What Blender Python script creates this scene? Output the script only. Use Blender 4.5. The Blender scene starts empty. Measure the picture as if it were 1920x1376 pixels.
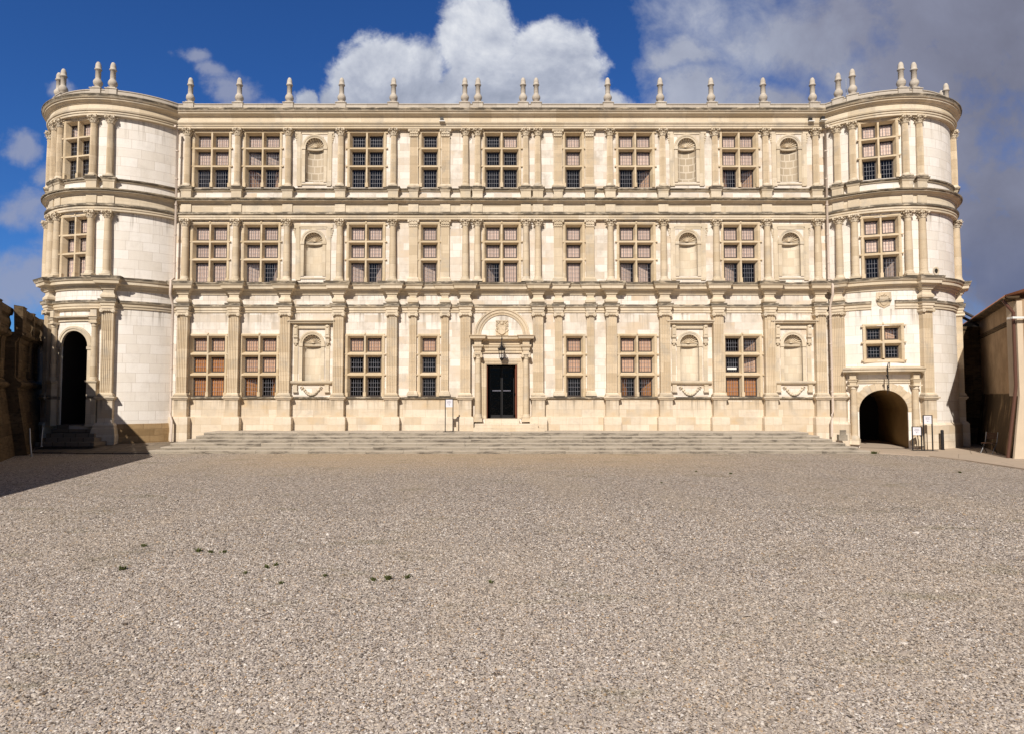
import bpy, math, random
import numpy as np
from mathutils import Vector, Matrix
random.seed(7)
sc = bpy.context.scene
COL = sc.collection
R_ = math.radians
pi = math.pi

# ------------------------------------------------------------------ mesh helper
class MB:
    def __init__(s): s.v=[]; s.f=[]; s.m=[]; s.t=[]; s.sm=[]
    def add(s, pts, faces, mat=0, suv=None, smooth=False):
        o=len(s.v); s.v+=[tuple(p) for p in pts]
        s.t+=[tuple(q) for q in (suv if suv else [(p[0],p[2],p[1]) for p in pts])]
        for f in faces: s.f.append(tuple(o+i for i in f)); s.m.append(mat); s.sm.append(smooth)
    def box(s,x0,x1,y0,y1,z0,z1,mat=0):
        p=[(x0,y0,z0),(x1,y0,z0),(x1,y1,z0),(x0,y1,z0),(x0,y0,z1),(x1,y0,z1),(x1,y1,z1),(x0,y1,z1)]
        s.add(p,[(0,3,2,1),(4,5,6,7),(0,1,5,4),(1,2,6,5),(2,3,7,6),(3,0,4,7)],mat)
    def prism(s,poly,y0,y1,mat=0):            # polygon in (x,z), extruded along y (y0 is the front)
        n=len(poly); p=[(a,y0,b) for a,b in poly]+[(a,y1,b) for a,b in poly]
        s.add(p,[tuple(range(n)),tuple(range(2*n-1,n-1,-1))]+[(i,i+n,(i+1)%n+n,(i+1)%n) for i in range(n)],mat)
    def prismz(s,poly,z0,z1,mat=0):           # polygon in (x,y), extruded along z
        n=len(poly); p=[(a,b,z0) for a,b in poly]+[(a,b,z1) for a,b in poly]
        s.add(p,[tuple(range(n-1,-1,-1)),tuple(range(n,2*n))]+[(i,(i+1)%n,(i+1)%n+n,i+n) for i in range(n)],mat)
    def lathe(s,prof,n=14,cx=0,cy=0,mat=0,smooth=True,flute=0,amp=0,fz=None,cap=True):
        pts=[];k=len(prof)
        for (r,z) in prof:
            for i in range(n):
                a=2*pi*i/n; rr=r
                if flute and (fz is None or fz[0]<=z<=fz[1]): rr=r*(1-amp*(i%2))
                pts.append((cx+rr*math.sin(a),cy-rr*math.cos(a),z))
        fs=[(j*n+i,j*n+(i+1)%n,(j+1)*n+(i+1)%n,(j+1)*n+i) for j in range(k-1) for i in range(n)]
        s.add(pts,fs,mat,smooth=smooth)
        if cap:
            s.add(pts[:n],[tuple(range(n-1,-1,-1))],mat); s.add(pts[-n:],[tuple(range(n))],mat)
    def tube(s,path,r,n=8,mat=0,smooth=True):
        pts=[];P=[Vector(p) for p in path]
        for i,p in enumerate(P):
            d=(P[min(i+1,len(P)-1)]-P[max(i-1,0)]).normalized()
            ref=Vector((0,0,1)) if abs(d.z)<.9 else Vector((1,0,0))
            a=d.cross(ref).normalized(); b=d.cross(a)
            rr=r[i] if isinstance(r,(list,tuple)) else r
            for k in range(n):
                t=2*pi*k/n; q=p+a*math.cos(t)*rr+b*math.sin(t)*rr; pts.append(tuple(q))
        k=len(P)
        s.add(pts,[(j*n+i,(j+1)*n+i,(j+1)*n+(i+1)%n,j*n+(i+1)%n) for j in range(k-1) for i in range(n)],mat,smooth=smooth)
        s.add(pts[:n],[tuple(range(n))],mat); s.add(pts[-n:],[tuple(range(n-1,-1,-1))],mat)
    def ball(s,c,r,n=8,mat=0,sc3=(1,1,1)):
        pts=[];m=max(4,n//2+1)
        for j in range(m+1):
            e=-pi/2+pi*j/m
            for i in range(n):
                a=2*pi*i/n
                pts.append((c[0]+r*sc3[0]*math.cos(e)*math.cos(a),c[1]+r*sc3[1]*math.cos(e)*math.sin(a),c[2]+r*sc3[2]*math.sin(e)))
        s.add(pts,[(j*n+i,j*n+(i+1)%n,(j+1)*n+(i+1)%n,(j+1)*n+i) for j in range(m) for i in range(n)],mat,smooth=True)
    def rloft(s,w,prof,d0=0.,back=.06,mat=0):   # rectangular plan, prof=(z,e): e widens sides and front
        pts=[]
        for z,e in prof:
            h=w/2+e; pts+=[(-h,back,z),(-h,-(d0+e),z),(h,-(d0+e),z),(h,back,z)]
        k=len(prof)
        fs=[(j*4+i,j*4+i+1,(j+1)*4+i+1,(j+1)*4+i) for j in range(k-1) for i in range(3)]
        fs+=[(3,2,1,0),tuple((k-1)*4+i for i in range(4))]
        s.add(pts,fs,mat)
    def sweep(s,surf,u0,u1,prof,step=None,mat=0,caps=True):   # prof=(d,z) from bottom to top
        n=1 if surf.flat else max(1,int(abs(u1-u0)/.14))
        pts=[];tx=[];k=len(prof)
        for i in range(n+1):
            u=u0+(u1-u0)*i/n
            for d,z in prof: pts.append(surf.P(u,d,z)); tx.append((u,z,d))
        fs=[(i*k+j,(i+1)*k+j,(i+1)*k+j+1,i*k+j+1) for i in range(n) for j in range(k-1)]
        s.add(pts,fs,mat,tx)
        if caps:
            s.add(pts[:k],[tuple(range(k))],mat,tx[:k]); s.add(pts[-k:],[tuple(range(k-1,-1,-1))],mat,tx[-k:])
    def mesh(s,name,mats):
        me=bpy.data.meshes.new(name); me.from_pydata(s.v,[],s.f)
        for m in (mats if isinstance(mats,(list,tuple)) else [mats]): me.materials.append(m)
        me.polygons.foreach_set('material_index',s.m); me.polygons.foreach_set('use_smooth',s.sm)
        a=me.attributes.new('suv','FLOAT_VECTOR','POINT'); a.data.foreach_set('vector',[c for t in s.t for c in t])
        me.update(); return me
    def obj(s,name,mats,parent=None): return link(s.mesh(name,mats),name,parent)

def link(me,name,parent=None,loc=None,rz=0):
    o=bpy.data.objects.new(name,me); COL.objects.link(o)
    if parent: o.parent=parent
    if loc is not None: o.location=loc
    o.rotation_euler=(0,0,rz); return o
def tag(o,label=None,cat=None,group=None,kind=None):
    if label: o['label']=label
    if cat: o['category']=cat
    if group: o['group']=group
    if kind: o['kind']=kind
    return o
def empty(name,loc=(0,0,0),rz=0):
    o=bpy.data.objects.new(name,None); COL.objects.link(o); o.location=loc; o.rotation_euler=(0,0,rz); o.empty_display_size=.3; return o

# ------------------------------------------------------------------ the surfaces things are laid on
class Flat:
    flat=True
    def P(s,u,d,z): return (u,-d,z)
    def at(s,u,d=0,z=0): return (u,-d,z),0.
class Round:
    flat=False
    def __init__(s,cx,cy,R): s.cx,s.cy,s.R=cx,cy,R
    def P(s,u,d,z):
        a=u/s.R; r=s.R+d; return (s.cx+r*math.sin(a),s.cy-r*math.cos(a),z)
    def at(s,u,d=0,z=0): return s.P(u,d,z),u/s.R
F=Flat(); TL=Round(-19.4,2.5,4.0); TR=Round(19.4,2.5,4.0)
DEG=4.0*pi/180                       # metres of tower wall per degree

# ------------------------------------------------------------------ materials
class NT:
    def __init__(s,mat): s.n=mat.node_tree.nodes; s.l=mat.node_tree.links; s.n.clear()
    def new(s,t,**k):
        n=s.n.new(t)
        for a,b in k.items(): setattr(n,a,b)
        return n
    def put(s,sock,v):
        if v is None: return
        if isinstance(v,bpy.types.NodeSocket): s.l.new(v,sock)
        elif isinstance(v,(tuple,list)) and len(v)==3 and sock.type=='RGBA': sock.default_value=(*v,1)
        else: sock.default_value=v
    def math(s,op,a,b=0.,c=None,clamp=False):
        n=s.new('ShaderNodeMath',operation=op,use_clamp=clamp); s.put(n.inputs[0],a); s.put(n.inputs[1],b)
        if c is not None: s.put(n.inputs[2],c)
        return n.outputs[0]
    def vmath(s,op,a,b=None):
        n=s.new('ShaderNodeVectorMath',operation=op); s.put(n.inputs[0],a)
        if b is not None: s.put(n.inputs[1],b)
        return n.outputs['Value'] if op in('LENGTH','DISTANCE','DOT_PRODUCT') else n.outputs[0]
    def mix(s,f,a,b,bt='MIX'):
        n=s.new('ShaderNodeMix',data_type='RGBA',blend_type=bt); s.put(n.inputs[0],f); s.put(n.inputs[6],a); s.put(n.inputs[7],b); return n.outputs[2]
    def noise(s,vec,scale,det=4.,rough=.55,dist=0.):
        n=s.new('ShaderNodeTexNoise'); s.put(n.inputs['Vector'],vec); s.put(n.inputs['Scale'],scale); s.put(n.inputs['Detail'],det); s.put(n.inputs['Roughness'],rough); s.put(n.inputs['Distortion'],dist); return n.outputs['Fac']
    def rng(s,v,a,b,c=0.,d=1.,smooth=True):
        n=s.new('ShaderNodeMapRange',interpolation_type='SMOOTHSTEP' if smooth else 'LINEAR'); s.put(n.inputs[0],v)
        for i,x in enumerate((a,b,c,d)): n.inputs[1+i].default_value=x
        return n.outputs[0]
    def ramp(s,v,stops,const=False):
        n=s.new('ShaderNodeValToRGB'); s.put(n.inputs[0],v); cr=n.color_ramp
        if const: cr.interpolation='CONSTANT'
        while len(cr.elements)<len(stops): cr.elements.new(.5)
        for e,(p,c) in zip(cr.elements,stops): e.position=p; e.color=(*c,1)
        return n.outputs[0]
    def bsdf(s,col,rough=.9,bump=None,bstr=.3,bdist=.02,spec=.2,metal=0.):
        b=s.new('ShaderNodeBsdfPrincipled'); s.put(b.inputs['Base Color'],col); s.put(b.inputs['Roughness'],rough)
        s.put(b.inputs['Specular IOR Level'],spec); s.put(b.inputs['Metallic'],metal)
        if bump is not None:
            n=s.new('ShaderNodeBump'); n.inputs['Strength'].default_value=bstr; n.inputs['Distance'].default_value=bdist; s.put(n.inputs['Height'],bump); s.l.new(n.outputs[0],b.inputs['Normal'])
        o=s.new('ShaderNodeOutputMaterial'); s.l.new(b.outputs[0],o.inputs[0]); return b
    def suv(s): return s.new('ShaderNodeAttribute',attribute_name='suv').outputs['Vector']
    def mapping(s,v,scale=(1,1,1),loc=(0,0,0)):
        n=s.new('ShaderNodeMapping'); s.put(n.inputs[0],v); n.inputs['Scale'].default_value=scale; n.inputs['Location'].default_value=loc; return n.outputs[0]
def newmat(name):
    m=bpy.data.materials.new(name); m.use_nodes=True; return m,NT(m)
def plain(name,col,rough=.7,spec=.3,metal=0.,var=.15,scale=12.):
    m,t=newmat(name); g=t.new('ShaderNodeTexCoord').outputs['Object']
    n=t.noise(g,scale,3.); c=t.mix(n,tuple(x*(1-var) for x in col),tuple(min(1,x*(1+var)) for x in col))
    t.bsdf(c,rough,n,.1,.01,spec,metal); return m

def stone(name,c1,c2,cj,stain,bw=.85,bh=.36,mortar=.010,stain_amt=.5,patch=None,dirt=None,dirt_lo=.55,dirt_hi=.75,bump=.35,joint=1.,rand=True,pits=True,riser=False,grey=0.,runoff=None,lips=None):
    m,t=newmat(name); v=t.suv()
    oi=t.new('ShaderNodeObjectInfo').outputs['Random']
    off=t.new('ShaderNodeCombineXYZ')
    if rand:
        t.put(off.inputs[0],t.math('MULTIPLY',oi,7.3)); t.put(off.inputs[1],t.math('MULTIPLY',oi,3.1)); t.put(off.inputs[2],t.math('MULTIPLY',oi,11.))
    vv=t.vmath('ADD',v,off.outputs[0])
    wv=t.new('ShaderNodeTexNoise'); t.put(wv.inputs['Vector'],vv); wv.inputs['Scale'].default_value=3.; wv.inputs['Detail'].default_value=3.
    wob=t.vmath('MULTIPLY',t.vmath('SUBTRACT',wv.outputs['Color'],(.5,.5,.5)),(.035,.03,0))
    bv=t.vmath('ADD',vv,wob)
    b=t.new('ShaderNodeTexBrick',offset=.42,offset_frequency=2,squash=.72,squash_frequency=3); t.put(b.inputs['Vector'],bv)
    t.put(b.inputs['Color1'],(0,0,0)); t.put(b.inputs['Color2'],(1,1,1)); t.put(b.inputs['Mortar'],(.5,.5,.5))
    b.inputs['Scale'].default_value=1; b.inputs['Mortar Size'].default_value=mortar; b.inputs['Mortar Smooth'].default_value=.3; b.inputs['Brick Width'].default_value=bw; b.inputs['Row Height'].default_value=bh; b.inputs['Bias'].default_value=-.1
    big=t.noise(vv,.55,5.,.6); mid=t.noise(vv,2.6,6.,.65,.4); fine=t.noise(vv,38.,3.,.6)
    sv=t.mapping(vv,(7.,.55,2.)); streak=t.noise(sv,1.,4.,.6)
    hv=t.mapping(vv,(.8,9.,2.)); hband=t.noise(hv,1.,3.,.6)
    k=t.math('ADD',t.math('MULTIPLY',b.outputs['Color'],.6),t.math('MULTIPLY',mid,.55))
    c=t.mix(t.rng(k,.15,.85),c1,c2)
    if patch: c=t.mix(t.math('MULTIPLY',t.rng(t.math('ADD',t.math('MULTIPLY',big,.7),t.math('MULTIPLY',b.outputs['Color'],.18)),.47,.58),.75),c,patch)
    if grey:
        gn=t.noise(t.mapping(vv,(1.,.8,1.),(5,2,8)),1.15,7.,.68,.3)
        c=t.mix(t.math('MULTIPLY',t.rng(gn,.48,.72),grey),c,(.47,.42,.35))
    sm=t.math('MULTIPLY',t.math('ADD',t.math('MULTIPLY',t.rng(streak,.5,.78),.6),t.math('MULTIPLY',t.rng(hband,.52,.75),.5)),stain_amt,clamp=True)
    c=t.mix(sm,c,stain)
    c=t.mix(t.math('MULTIPLY',b.outputs['Fac'],joint),c,cj)
    c=t.mix(t.math('MULTIPLY',t.rng(fine,.3,.7),.22),c,tuple(x*.6 for x in c1))
    if pits:
        p=t.new('ShaderNodeTexVoronoi'); t.put(p.inputs['Vector'],t.mapping(vv,(1,1.6,1))); p.inputs['Scale'].default_value=5.5; p.inputs['Randomness'].default_value=1
        pm=t.math('MULTIPLY',t.rng(p.outputs['Distance'],.035,.075,1.,0.),t.rng(mid,.55,.62))
        c=t.mix(t.math('MULTIPLY',pm,.8),c,(.12,.08,.05))
    zc=None
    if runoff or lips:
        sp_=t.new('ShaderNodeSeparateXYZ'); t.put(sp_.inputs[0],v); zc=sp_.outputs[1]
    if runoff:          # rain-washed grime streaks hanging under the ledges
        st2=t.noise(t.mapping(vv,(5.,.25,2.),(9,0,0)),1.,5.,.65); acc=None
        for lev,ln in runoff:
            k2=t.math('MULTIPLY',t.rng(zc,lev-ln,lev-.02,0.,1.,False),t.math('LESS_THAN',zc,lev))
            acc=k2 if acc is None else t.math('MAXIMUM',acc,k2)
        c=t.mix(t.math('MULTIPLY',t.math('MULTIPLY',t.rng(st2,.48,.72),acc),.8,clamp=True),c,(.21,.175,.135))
    if lips:            # black crust along weather-beaten edges, strengthened to paint in cornice shadow lines
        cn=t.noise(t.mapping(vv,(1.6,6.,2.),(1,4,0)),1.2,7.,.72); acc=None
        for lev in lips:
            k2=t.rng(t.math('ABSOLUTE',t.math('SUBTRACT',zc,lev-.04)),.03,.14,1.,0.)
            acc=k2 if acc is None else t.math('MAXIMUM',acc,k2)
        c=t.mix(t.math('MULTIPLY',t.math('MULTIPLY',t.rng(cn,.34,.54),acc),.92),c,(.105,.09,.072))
    if dirt:
        dv=t.mapping(vv,(.5,2.,2.) if riser else (1.3,5.,3.)); dn=t.noise(dv,1.6,8.,.75,.3)
        dm=t.rng(dn,dirt_lo,dirt_hi,0.,.92)
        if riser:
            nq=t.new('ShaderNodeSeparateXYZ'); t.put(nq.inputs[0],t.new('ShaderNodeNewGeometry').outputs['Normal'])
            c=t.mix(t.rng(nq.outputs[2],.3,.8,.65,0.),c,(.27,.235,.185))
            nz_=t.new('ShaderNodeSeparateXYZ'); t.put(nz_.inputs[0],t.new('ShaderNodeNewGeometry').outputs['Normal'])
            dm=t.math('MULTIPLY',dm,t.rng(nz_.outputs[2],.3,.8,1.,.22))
        c=t.mix(dm,c,dirt)
    h=t.math('ADD',t.math('MULTIPLY',mid,.6),t.math('SUBTRACT',t.math('MULTIPLY',fine,.35),t.math('MULTIPLY',b.outputs['Fac'],.7*joint)))
    t.bsdf(c,.92,h,bump,.018,.12); return m

M={}
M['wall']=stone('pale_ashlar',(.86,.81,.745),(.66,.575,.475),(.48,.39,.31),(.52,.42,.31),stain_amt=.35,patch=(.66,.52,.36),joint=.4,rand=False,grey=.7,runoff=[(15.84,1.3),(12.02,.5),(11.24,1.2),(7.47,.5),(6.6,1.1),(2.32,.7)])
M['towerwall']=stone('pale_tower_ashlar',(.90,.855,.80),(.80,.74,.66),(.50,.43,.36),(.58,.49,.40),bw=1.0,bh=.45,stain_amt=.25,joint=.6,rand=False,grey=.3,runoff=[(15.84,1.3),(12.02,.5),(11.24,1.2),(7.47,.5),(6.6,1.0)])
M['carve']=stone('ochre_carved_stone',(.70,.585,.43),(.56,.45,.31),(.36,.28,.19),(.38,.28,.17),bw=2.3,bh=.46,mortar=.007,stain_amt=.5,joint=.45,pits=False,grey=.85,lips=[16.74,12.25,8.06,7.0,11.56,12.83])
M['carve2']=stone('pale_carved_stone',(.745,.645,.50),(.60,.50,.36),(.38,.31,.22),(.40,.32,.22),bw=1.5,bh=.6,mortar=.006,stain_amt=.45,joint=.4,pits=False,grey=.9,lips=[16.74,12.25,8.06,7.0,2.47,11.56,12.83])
M['window']=stone('window_stone',(.71,.585,.415),(.58,.46,.30),(.38,.30,.20),(.36,.28,.18),bw=3.,bh=.5,mortar=.006,stain_amt=.4,joint=.3,pits=False,grey=.5)
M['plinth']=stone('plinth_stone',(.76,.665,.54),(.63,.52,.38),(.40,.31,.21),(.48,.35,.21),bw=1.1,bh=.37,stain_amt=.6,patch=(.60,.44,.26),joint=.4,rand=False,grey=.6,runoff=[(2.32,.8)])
M['nicheback']=stone('stained_niche_ashlar',(.56,.47,.35),(.44,.36,.26),(.72,.64,.52),(.40,.32,.22),bw=.46,bh=.36,mortar=.035,stain_amt=.4,joint=.8,grey=.5)
M['nicheclean']=stone('pale_niche_ashlar',(.78,.69,.55),(.66,.56,.42),(.52,.43,.31),(.50,.40,.27),bw=.5,bh=.4,mortar=.012,stain_amt=.4,joint=.5,grey=.4)
M['rubble']=stone('eroded_ochre_rubble',(.42,.29,.155),(.27,.18,.09),(.17,.11,.06),(.22,.14,.07),bw=1.1,bh=.31,mortar=.015,stain_amt=.9,joint=.35,bump=.9,rand=False)
M['weather']=stone('weathered_parapet_stone',(.60,.54,.46),(.50,.44,.37),(.38,.33,.27),(.34,.30,.25),bw=1.3,bh=.5,stain_amt=.7,joint=.5,dirt=(.12,.11,.09),dirt_lo=.58,dirt_hi=.8,pits=False)
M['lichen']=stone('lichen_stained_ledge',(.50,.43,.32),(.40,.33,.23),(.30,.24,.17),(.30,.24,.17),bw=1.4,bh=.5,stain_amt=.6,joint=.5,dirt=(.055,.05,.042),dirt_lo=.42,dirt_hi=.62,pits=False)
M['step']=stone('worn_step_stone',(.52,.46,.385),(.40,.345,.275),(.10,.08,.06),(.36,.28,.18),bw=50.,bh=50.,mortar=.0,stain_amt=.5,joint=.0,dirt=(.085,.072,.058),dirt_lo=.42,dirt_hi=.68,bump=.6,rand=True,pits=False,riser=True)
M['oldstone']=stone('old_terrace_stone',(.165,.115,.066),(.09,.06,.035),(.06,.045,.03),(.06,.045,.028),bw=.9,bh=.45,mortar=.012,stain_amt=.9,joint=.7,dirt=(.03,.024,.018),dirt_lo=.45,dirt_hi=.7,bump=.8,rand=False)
M['flag']=stone('cracked_flagstone',(.27,.22,.17),(.20,.165,.125),(.08,.065,.05),(.18,.14,.1),bw=.8,bh=.55,mortar=.02,stain_amt=.5,joint=.9,bump=.8,rand=False)
M['casement']=plain('dark_casement_paint',(.055,.042,.038),.5)
M['lead']=plain('lead_came',(.22,.22,.25),.45,.4)
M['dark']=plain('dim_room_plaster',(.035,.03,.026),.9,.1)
M['iron']=plain('black_iron',(.012,.011,.012),.5,.4)
M['blackpaint']=plain('black_paint',(.02,.019,.02),.45,.4)
M['pipe']=plain('cream_painted_pipe',(.62,.52,.44),.5)
M['brownpipe']=plain('brown_painted_pipe',(.11,.05,.034),.45,.4)
M['paper']=plain('white_paper',(.72,.71,.76),.8,.1,var=.04)
M['ink']=plain('grey_ink',(.22,.22,.27),.8,.1)
M['white']=plain('white_paint',(.75,.75,.73),.5)
M['metal']=plain('galvanised_metal',(.45,.47,.5),.35,.5,.6)
M['doorwood']=plain('red_brown_door_wood',(.16,.05,.025),.5)
M['deck']=plain('brown_slat_wood',(.10,.05,.03),.6)
M['beam']=plain('dark_beam_timber',(.06,.055,.06),.7)

def wood(name,a,b):
    m,t=newmat(name); g=t.new('ShaderNodeTexCoord').outputs['Object']
    oi=t.new('ShaderNodeObjectInfo').outputs['Random']; n=t.noise(t.mapping(g,(14,14,.9)),1.,5.,.6); w=t.new('ShaderNodeTexWave',wave_type='BANDS',bands_direction='X'); t.put(w.inputs['Vector'],g); w.inputs['Scale'].default_value=1.9; w.inputs['Distortion'].default_value=.3
    c=t.mix(n,a,b); c=t.mix(t.math('MULTIPLY',oi,.5),c,tuple(x*.72 for x in b)); c=t.mix(t.rng(w.outputs['Fac'],.9,.99),c,tuple(x*.45 for x in b)); t.bsdf(c,.6,n,.15,.01,.2); return m
M['shut_pale']=wood('pale_shutter_wood',(.96,.78,.66),(.90,.67,.54))
M['shut_mid']=wood('warm_shutter_wood',(.95,.66,.47),(.86,.54,.35))
M['shut_brown']=wood('brown_shutter_wood',(.80,.40,.16),(.66,.29,.10))

def glass(name,tint,refl):
    m,t=newmat(name)
    tr=t.new('ShaderNodeBsdfTransparent'); tr.inputs[0].default_value=(*tint,1)
    gl=t.new('ShaderNodeBsdfGlossy'); gl.inputs['Roughness'].default_value=.06; gl.inputs['Color'].default_value=(.9,.93,1,1)
    g=t.new('ShaderNodeTexCoord').outputs['Object']
    bm=t.new('ShaderNodeBump'); bm.inputs['Strength'].default_value=.5; bm.inputs['Distance'].default_value=.02; t.put(bm.inputs['Height'],t.noise(g,6.5,2.)); t.l.new(bm.outputs[0],gl.inputs['Normal'])
    fr=t.new('ShaderNodeFresnel'); fr.inputs['IOR'].default_value=1.5
    mx=t.new('ShaderNodeMixShader'); t.put(mx.inputs[0],t.math('MULTIPLY',fr.outputs[0],refl,clamp=True)); t.l.new(tr.outputs[0],mx.inputs[1]); t.l.new(gl.outputs[0],mx.inputs[2])
    o=t.new('ShaderNodeOutputMaterial'); t.l.new(mx.outputs[0],o.inputs[0]); return m
M['glass']=glass('old_window_glass',(.96,.97,.98),1.1)
M['doorglass']=glass('entrance_glass',(.22,.24,.27),.45)

# gravel
STONES=[(0,(0.089,0.066,0.051)),(.07,(0.303,0.261,0.237)),(.20,(0.446,0.384,0.328)),(.40,(0.571,0.489,0.404)),(.58,(0.491,0.432,0.390)),(.72,(0.465,0.323,0.191)),(.78,(0.644,0.571,0.493)),(.91,(0.786,0.732,0.672))]
def gravel_tint(t,g,c):
    big=t.noise(g,.16,4.,.6); mid=t.noise(g,.8,5.,.65)
    sx=t.new('ShaderNodeSeparateXYZ'); t.put(sx.inputs[0],g)
    near=t.math('MULTIPLY',t.math('MULTIPLY',t.rng(t.math('ADD',sx.outputs[1],t.math('MULTIPLY',t.math('SUBTRACT',mid,.5),6.)),-13.,-4.),t.rng(sx.outputs[0],-13.,-8.)),t.rng(sx.outputs[0],5.,12.,1.,0.))
    c=t.mix(t.math('MULTIPLY',t.math('ADD',near,t.rng(mid,.6,.75,0.,.35)),.55,clamp=True),c,(.60,.44,.27))
    c=t.mix(t.math('MULTIPLY',t.rng(big,.5,.7),.2),c,(.50,.42,.32))
    trk=t.noise(t.mapping(g,(.5,.10,1),(0,7,0)),1.,4.,.5)
    c=t.mix(t.math('MULTIPLY',t.rng(trk,.48,.66),.28),c,(.52,.42,.31))
    c=t.mix(t.math('MULTIPLY',t.rng(t.noise(t.mapping(g,(1,1.7,1),(2,9,0)),.32,5.,.65),.52,.68),.22),c,(.27,.23,.19))
    gr=t.math('MULTIPLY',t.rng(t.noise(t.mapping(g,(1,2.2,1),(3,1,0)),.45,6.,.7),.55,.68),.38)
    return t.mix(gr,c,(.20,.18,.09))
def mk_gravel():
    m,t=newmat('pale_gravel'); g=t.new('ShaderNodeTexCoord').outputs['Object']
    v=t.new('ShaderNodeTexVoronoi'); t.put(v.inputs['Vector'],g); v.inputs['Scale'].default_value=48.
    e=t.new('ShaderNodeTexVoronoi',feature='DISTANCE_TO_EDGE'); t.put(e.inputs['Vector'],g); e.inputs['Scale'].default_value=48.
    s=t.new('ShaderNodeSeparateColor'); t.put(s.inputs[0],v.outputs['Color'])
    c=t.ramp(s.outputs[0],STONES,True)
    v2=t.new('ShaderNodeTexVoronoi'); t.put(v2.inputs['Vector'],g); v2.inputs['Scale'].default_value=22.
    s2=t.new('ShaderNodeSeparateColor'); t.put(s2.inputs[0],v2.outputs['Color'])
    c=t.mix(.45,c,t.ramp(s2.outputs[1],STONES,True))
    c=t.mix(t.rng(e.outputs['Distance'],.0,.17,.92,0.),c,(.07,.05,.038))
    sp=t.new('ShaderNodeTexWhiteNoise'); t.put(sp.inputs['Vector'],t.vmath('FLOOR',t.vmath('MULTIPLY',g,(28.,12.,1.))))
    sp2=t.noise(t.mapping(g,(1.,.55,1.)),13.,3.,.8)
    k=t.math('ADD',t.math('MULTIPLY',t.math('SUBTRACT',sp2,.5),3.4),t.math('ADD',t.math('MULTIPLY',sp.outputs['Value'],.75),1.0))
    kc=t.new('ShaderNodeCombineXYZ'); [t.put(q,k) for q in kc.inputs]
    c=t.mix(1.,c,kc.outputs[0],'MULTIPLY')
    c=gravel_tint(t,g,c)
    h=t.math('ADD',t.math('MULTIPLY',v.outputs['Distance'],-1.),t.math('MULTIPLY',s.outputs[1],.7))
    t.bsdf(c,.9,h,.8,.03,.15); return m
M['gravel']=mk_gravel()
def mk_stones():
    m,t=newmat('loose_gravel_stone'); g=t.new('ShaderNodeTexCoord').outputs['Object']
    r=t.new('ShaderNodeAttribute',attribute_name='tone').outputs['Fac']
    c=t.ramp(r,STONES,True); c=gravel_tint(t,g,c); n=t.noise(g,120.,2.)
    c=t.mix(t.math('MULTIPLY',n,.3),c,(.3,.25,.2)); t.bsdf(c,.85,None,spec=.15); return m
M['stones']=mk_stones()
def mk_pave():
    m,t=newmat('beige_concrete'); g=t.new('ShaderNodeTexCoord').outputs['Object']
    n=t.noise(g,.7,6.,.65); f=t.noise(g,60.,2.)
    c=t.mix(n,(.52,.43,.34),(.40,.32,.25)); c=t.mix(t.math('MULTIPLY',f,.3),c,(.3,.24,.18))
    cr=t.new('ShaderNodeTexVoronoi',feature='DISTANCE_TO_EDGE'); t.put(cr.inputs['Vector'],t.vmath('ADD',g,t.vmath('MULTIPLY',t.new('ShaderNodeTexNoise').outputs['Color'],(.3,.3,0)))); cr.inputs['Scale'].default_value=.32
    c=t.mix(t.rng(cr.outputs['Distance'],0.,.006,.6,0.),c,(.1,.08,.06)); t.bsdf(c,.9,f,.2,.01,.15); return m
M['pave']=mk_pave()
def mk_plaster():
    m,t=newmat('stained_ochre_plaster'); v=t.suv(); s=t.new('ShaderNodeSeparateXYZ'); t.put(s.inputs[0],v)
    n=t.noise(v,1.2,6.,.65); st=t.noise(t.mapping(v,(1.6,.6,1.)),1.3,6.,.7,.4); f=t.noise(v,30.,3.)
    up=t.mix(t.rng(n,.35,.65),(.42,.30,.19),(.30,.21,.13)); lo=t.mix(n,(.36,.26,.15),(.27,.18,.10))
    edge=t.math('ADD',s.outputs[1],t.math('MULTIPLY',n,.12))
    c=t.mix(t.rng(edge,2.62,2.68),lo,up)
    mk=t.math('MULTIPLY',t.rng(edge,2.63,2.70,1.,0.),t.rng(st,.30,.52))
    c=t.mix(t.math('MULTIPLY',mk,.88),c,(.035,.025,.016))
    c=t.mix(t.math('MULTIPLY',f,.2),c,(.2,.14,.09)); t.bsdf(c,.95,f,.3,.012,.1); return m
M['plaster']=mk_plaster()
M['tunnel']=plain('ochre_passage_plaster',(.30,.20,.09),.95,.1,var=.3,scale=1.5)
M['limewash']=plain('pale_limewashed_wall',(.58,.48,.36),.9,.1,var=.15,scale=2.)
def mk_tile():
    m,t=newmat('red_roof_tile'); v=t.suv(); n=t.noise(v,3.,5.,.6); f=t.noise(v,14.,3.)
    c=t.mix(n,(.40,.13,.06),(.30,.17,.10)); c=t.mix(t.rng(f,.5,.7,0.,.6),c,(.30,.26,.2)); t.bsdf(c,.85,f,.3,.01,.15); return m
M['tile']=mk_tile()
M['leaf']=plain('weed_leaf',(.09,.10,.03),.6,.3,var=.5,scale=30.)

# ------------------------------------------------------------------ the castle
castle=tag(empty('castle'),'long pale stone Renaissance castle front with round corner towers and three rows of mullioned windows','castle')
def part(mb,name,mats): return mb.obj(name,mats,castle)
def put(me,name,surf,u,z=0,d=0,parent=castle):
    loc,rz=surf.at(u,d,z); return link(me,name,parent,loc,rz)

# levels
Z_T=.82
ROW2=[(14.97,15.58),(14.05,14.76),(12.90,13.86)]
ROW1=[(10.25,10.92),(9.36,10.03),(8.12,9.12)]
ROW0=[(4.67,5.35),(3.66,4.42),(2.48,3.42)]
SPL=.08
def shift(rows,dz): return [(a+dz,b+dz) for a,b in rows]

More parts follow.
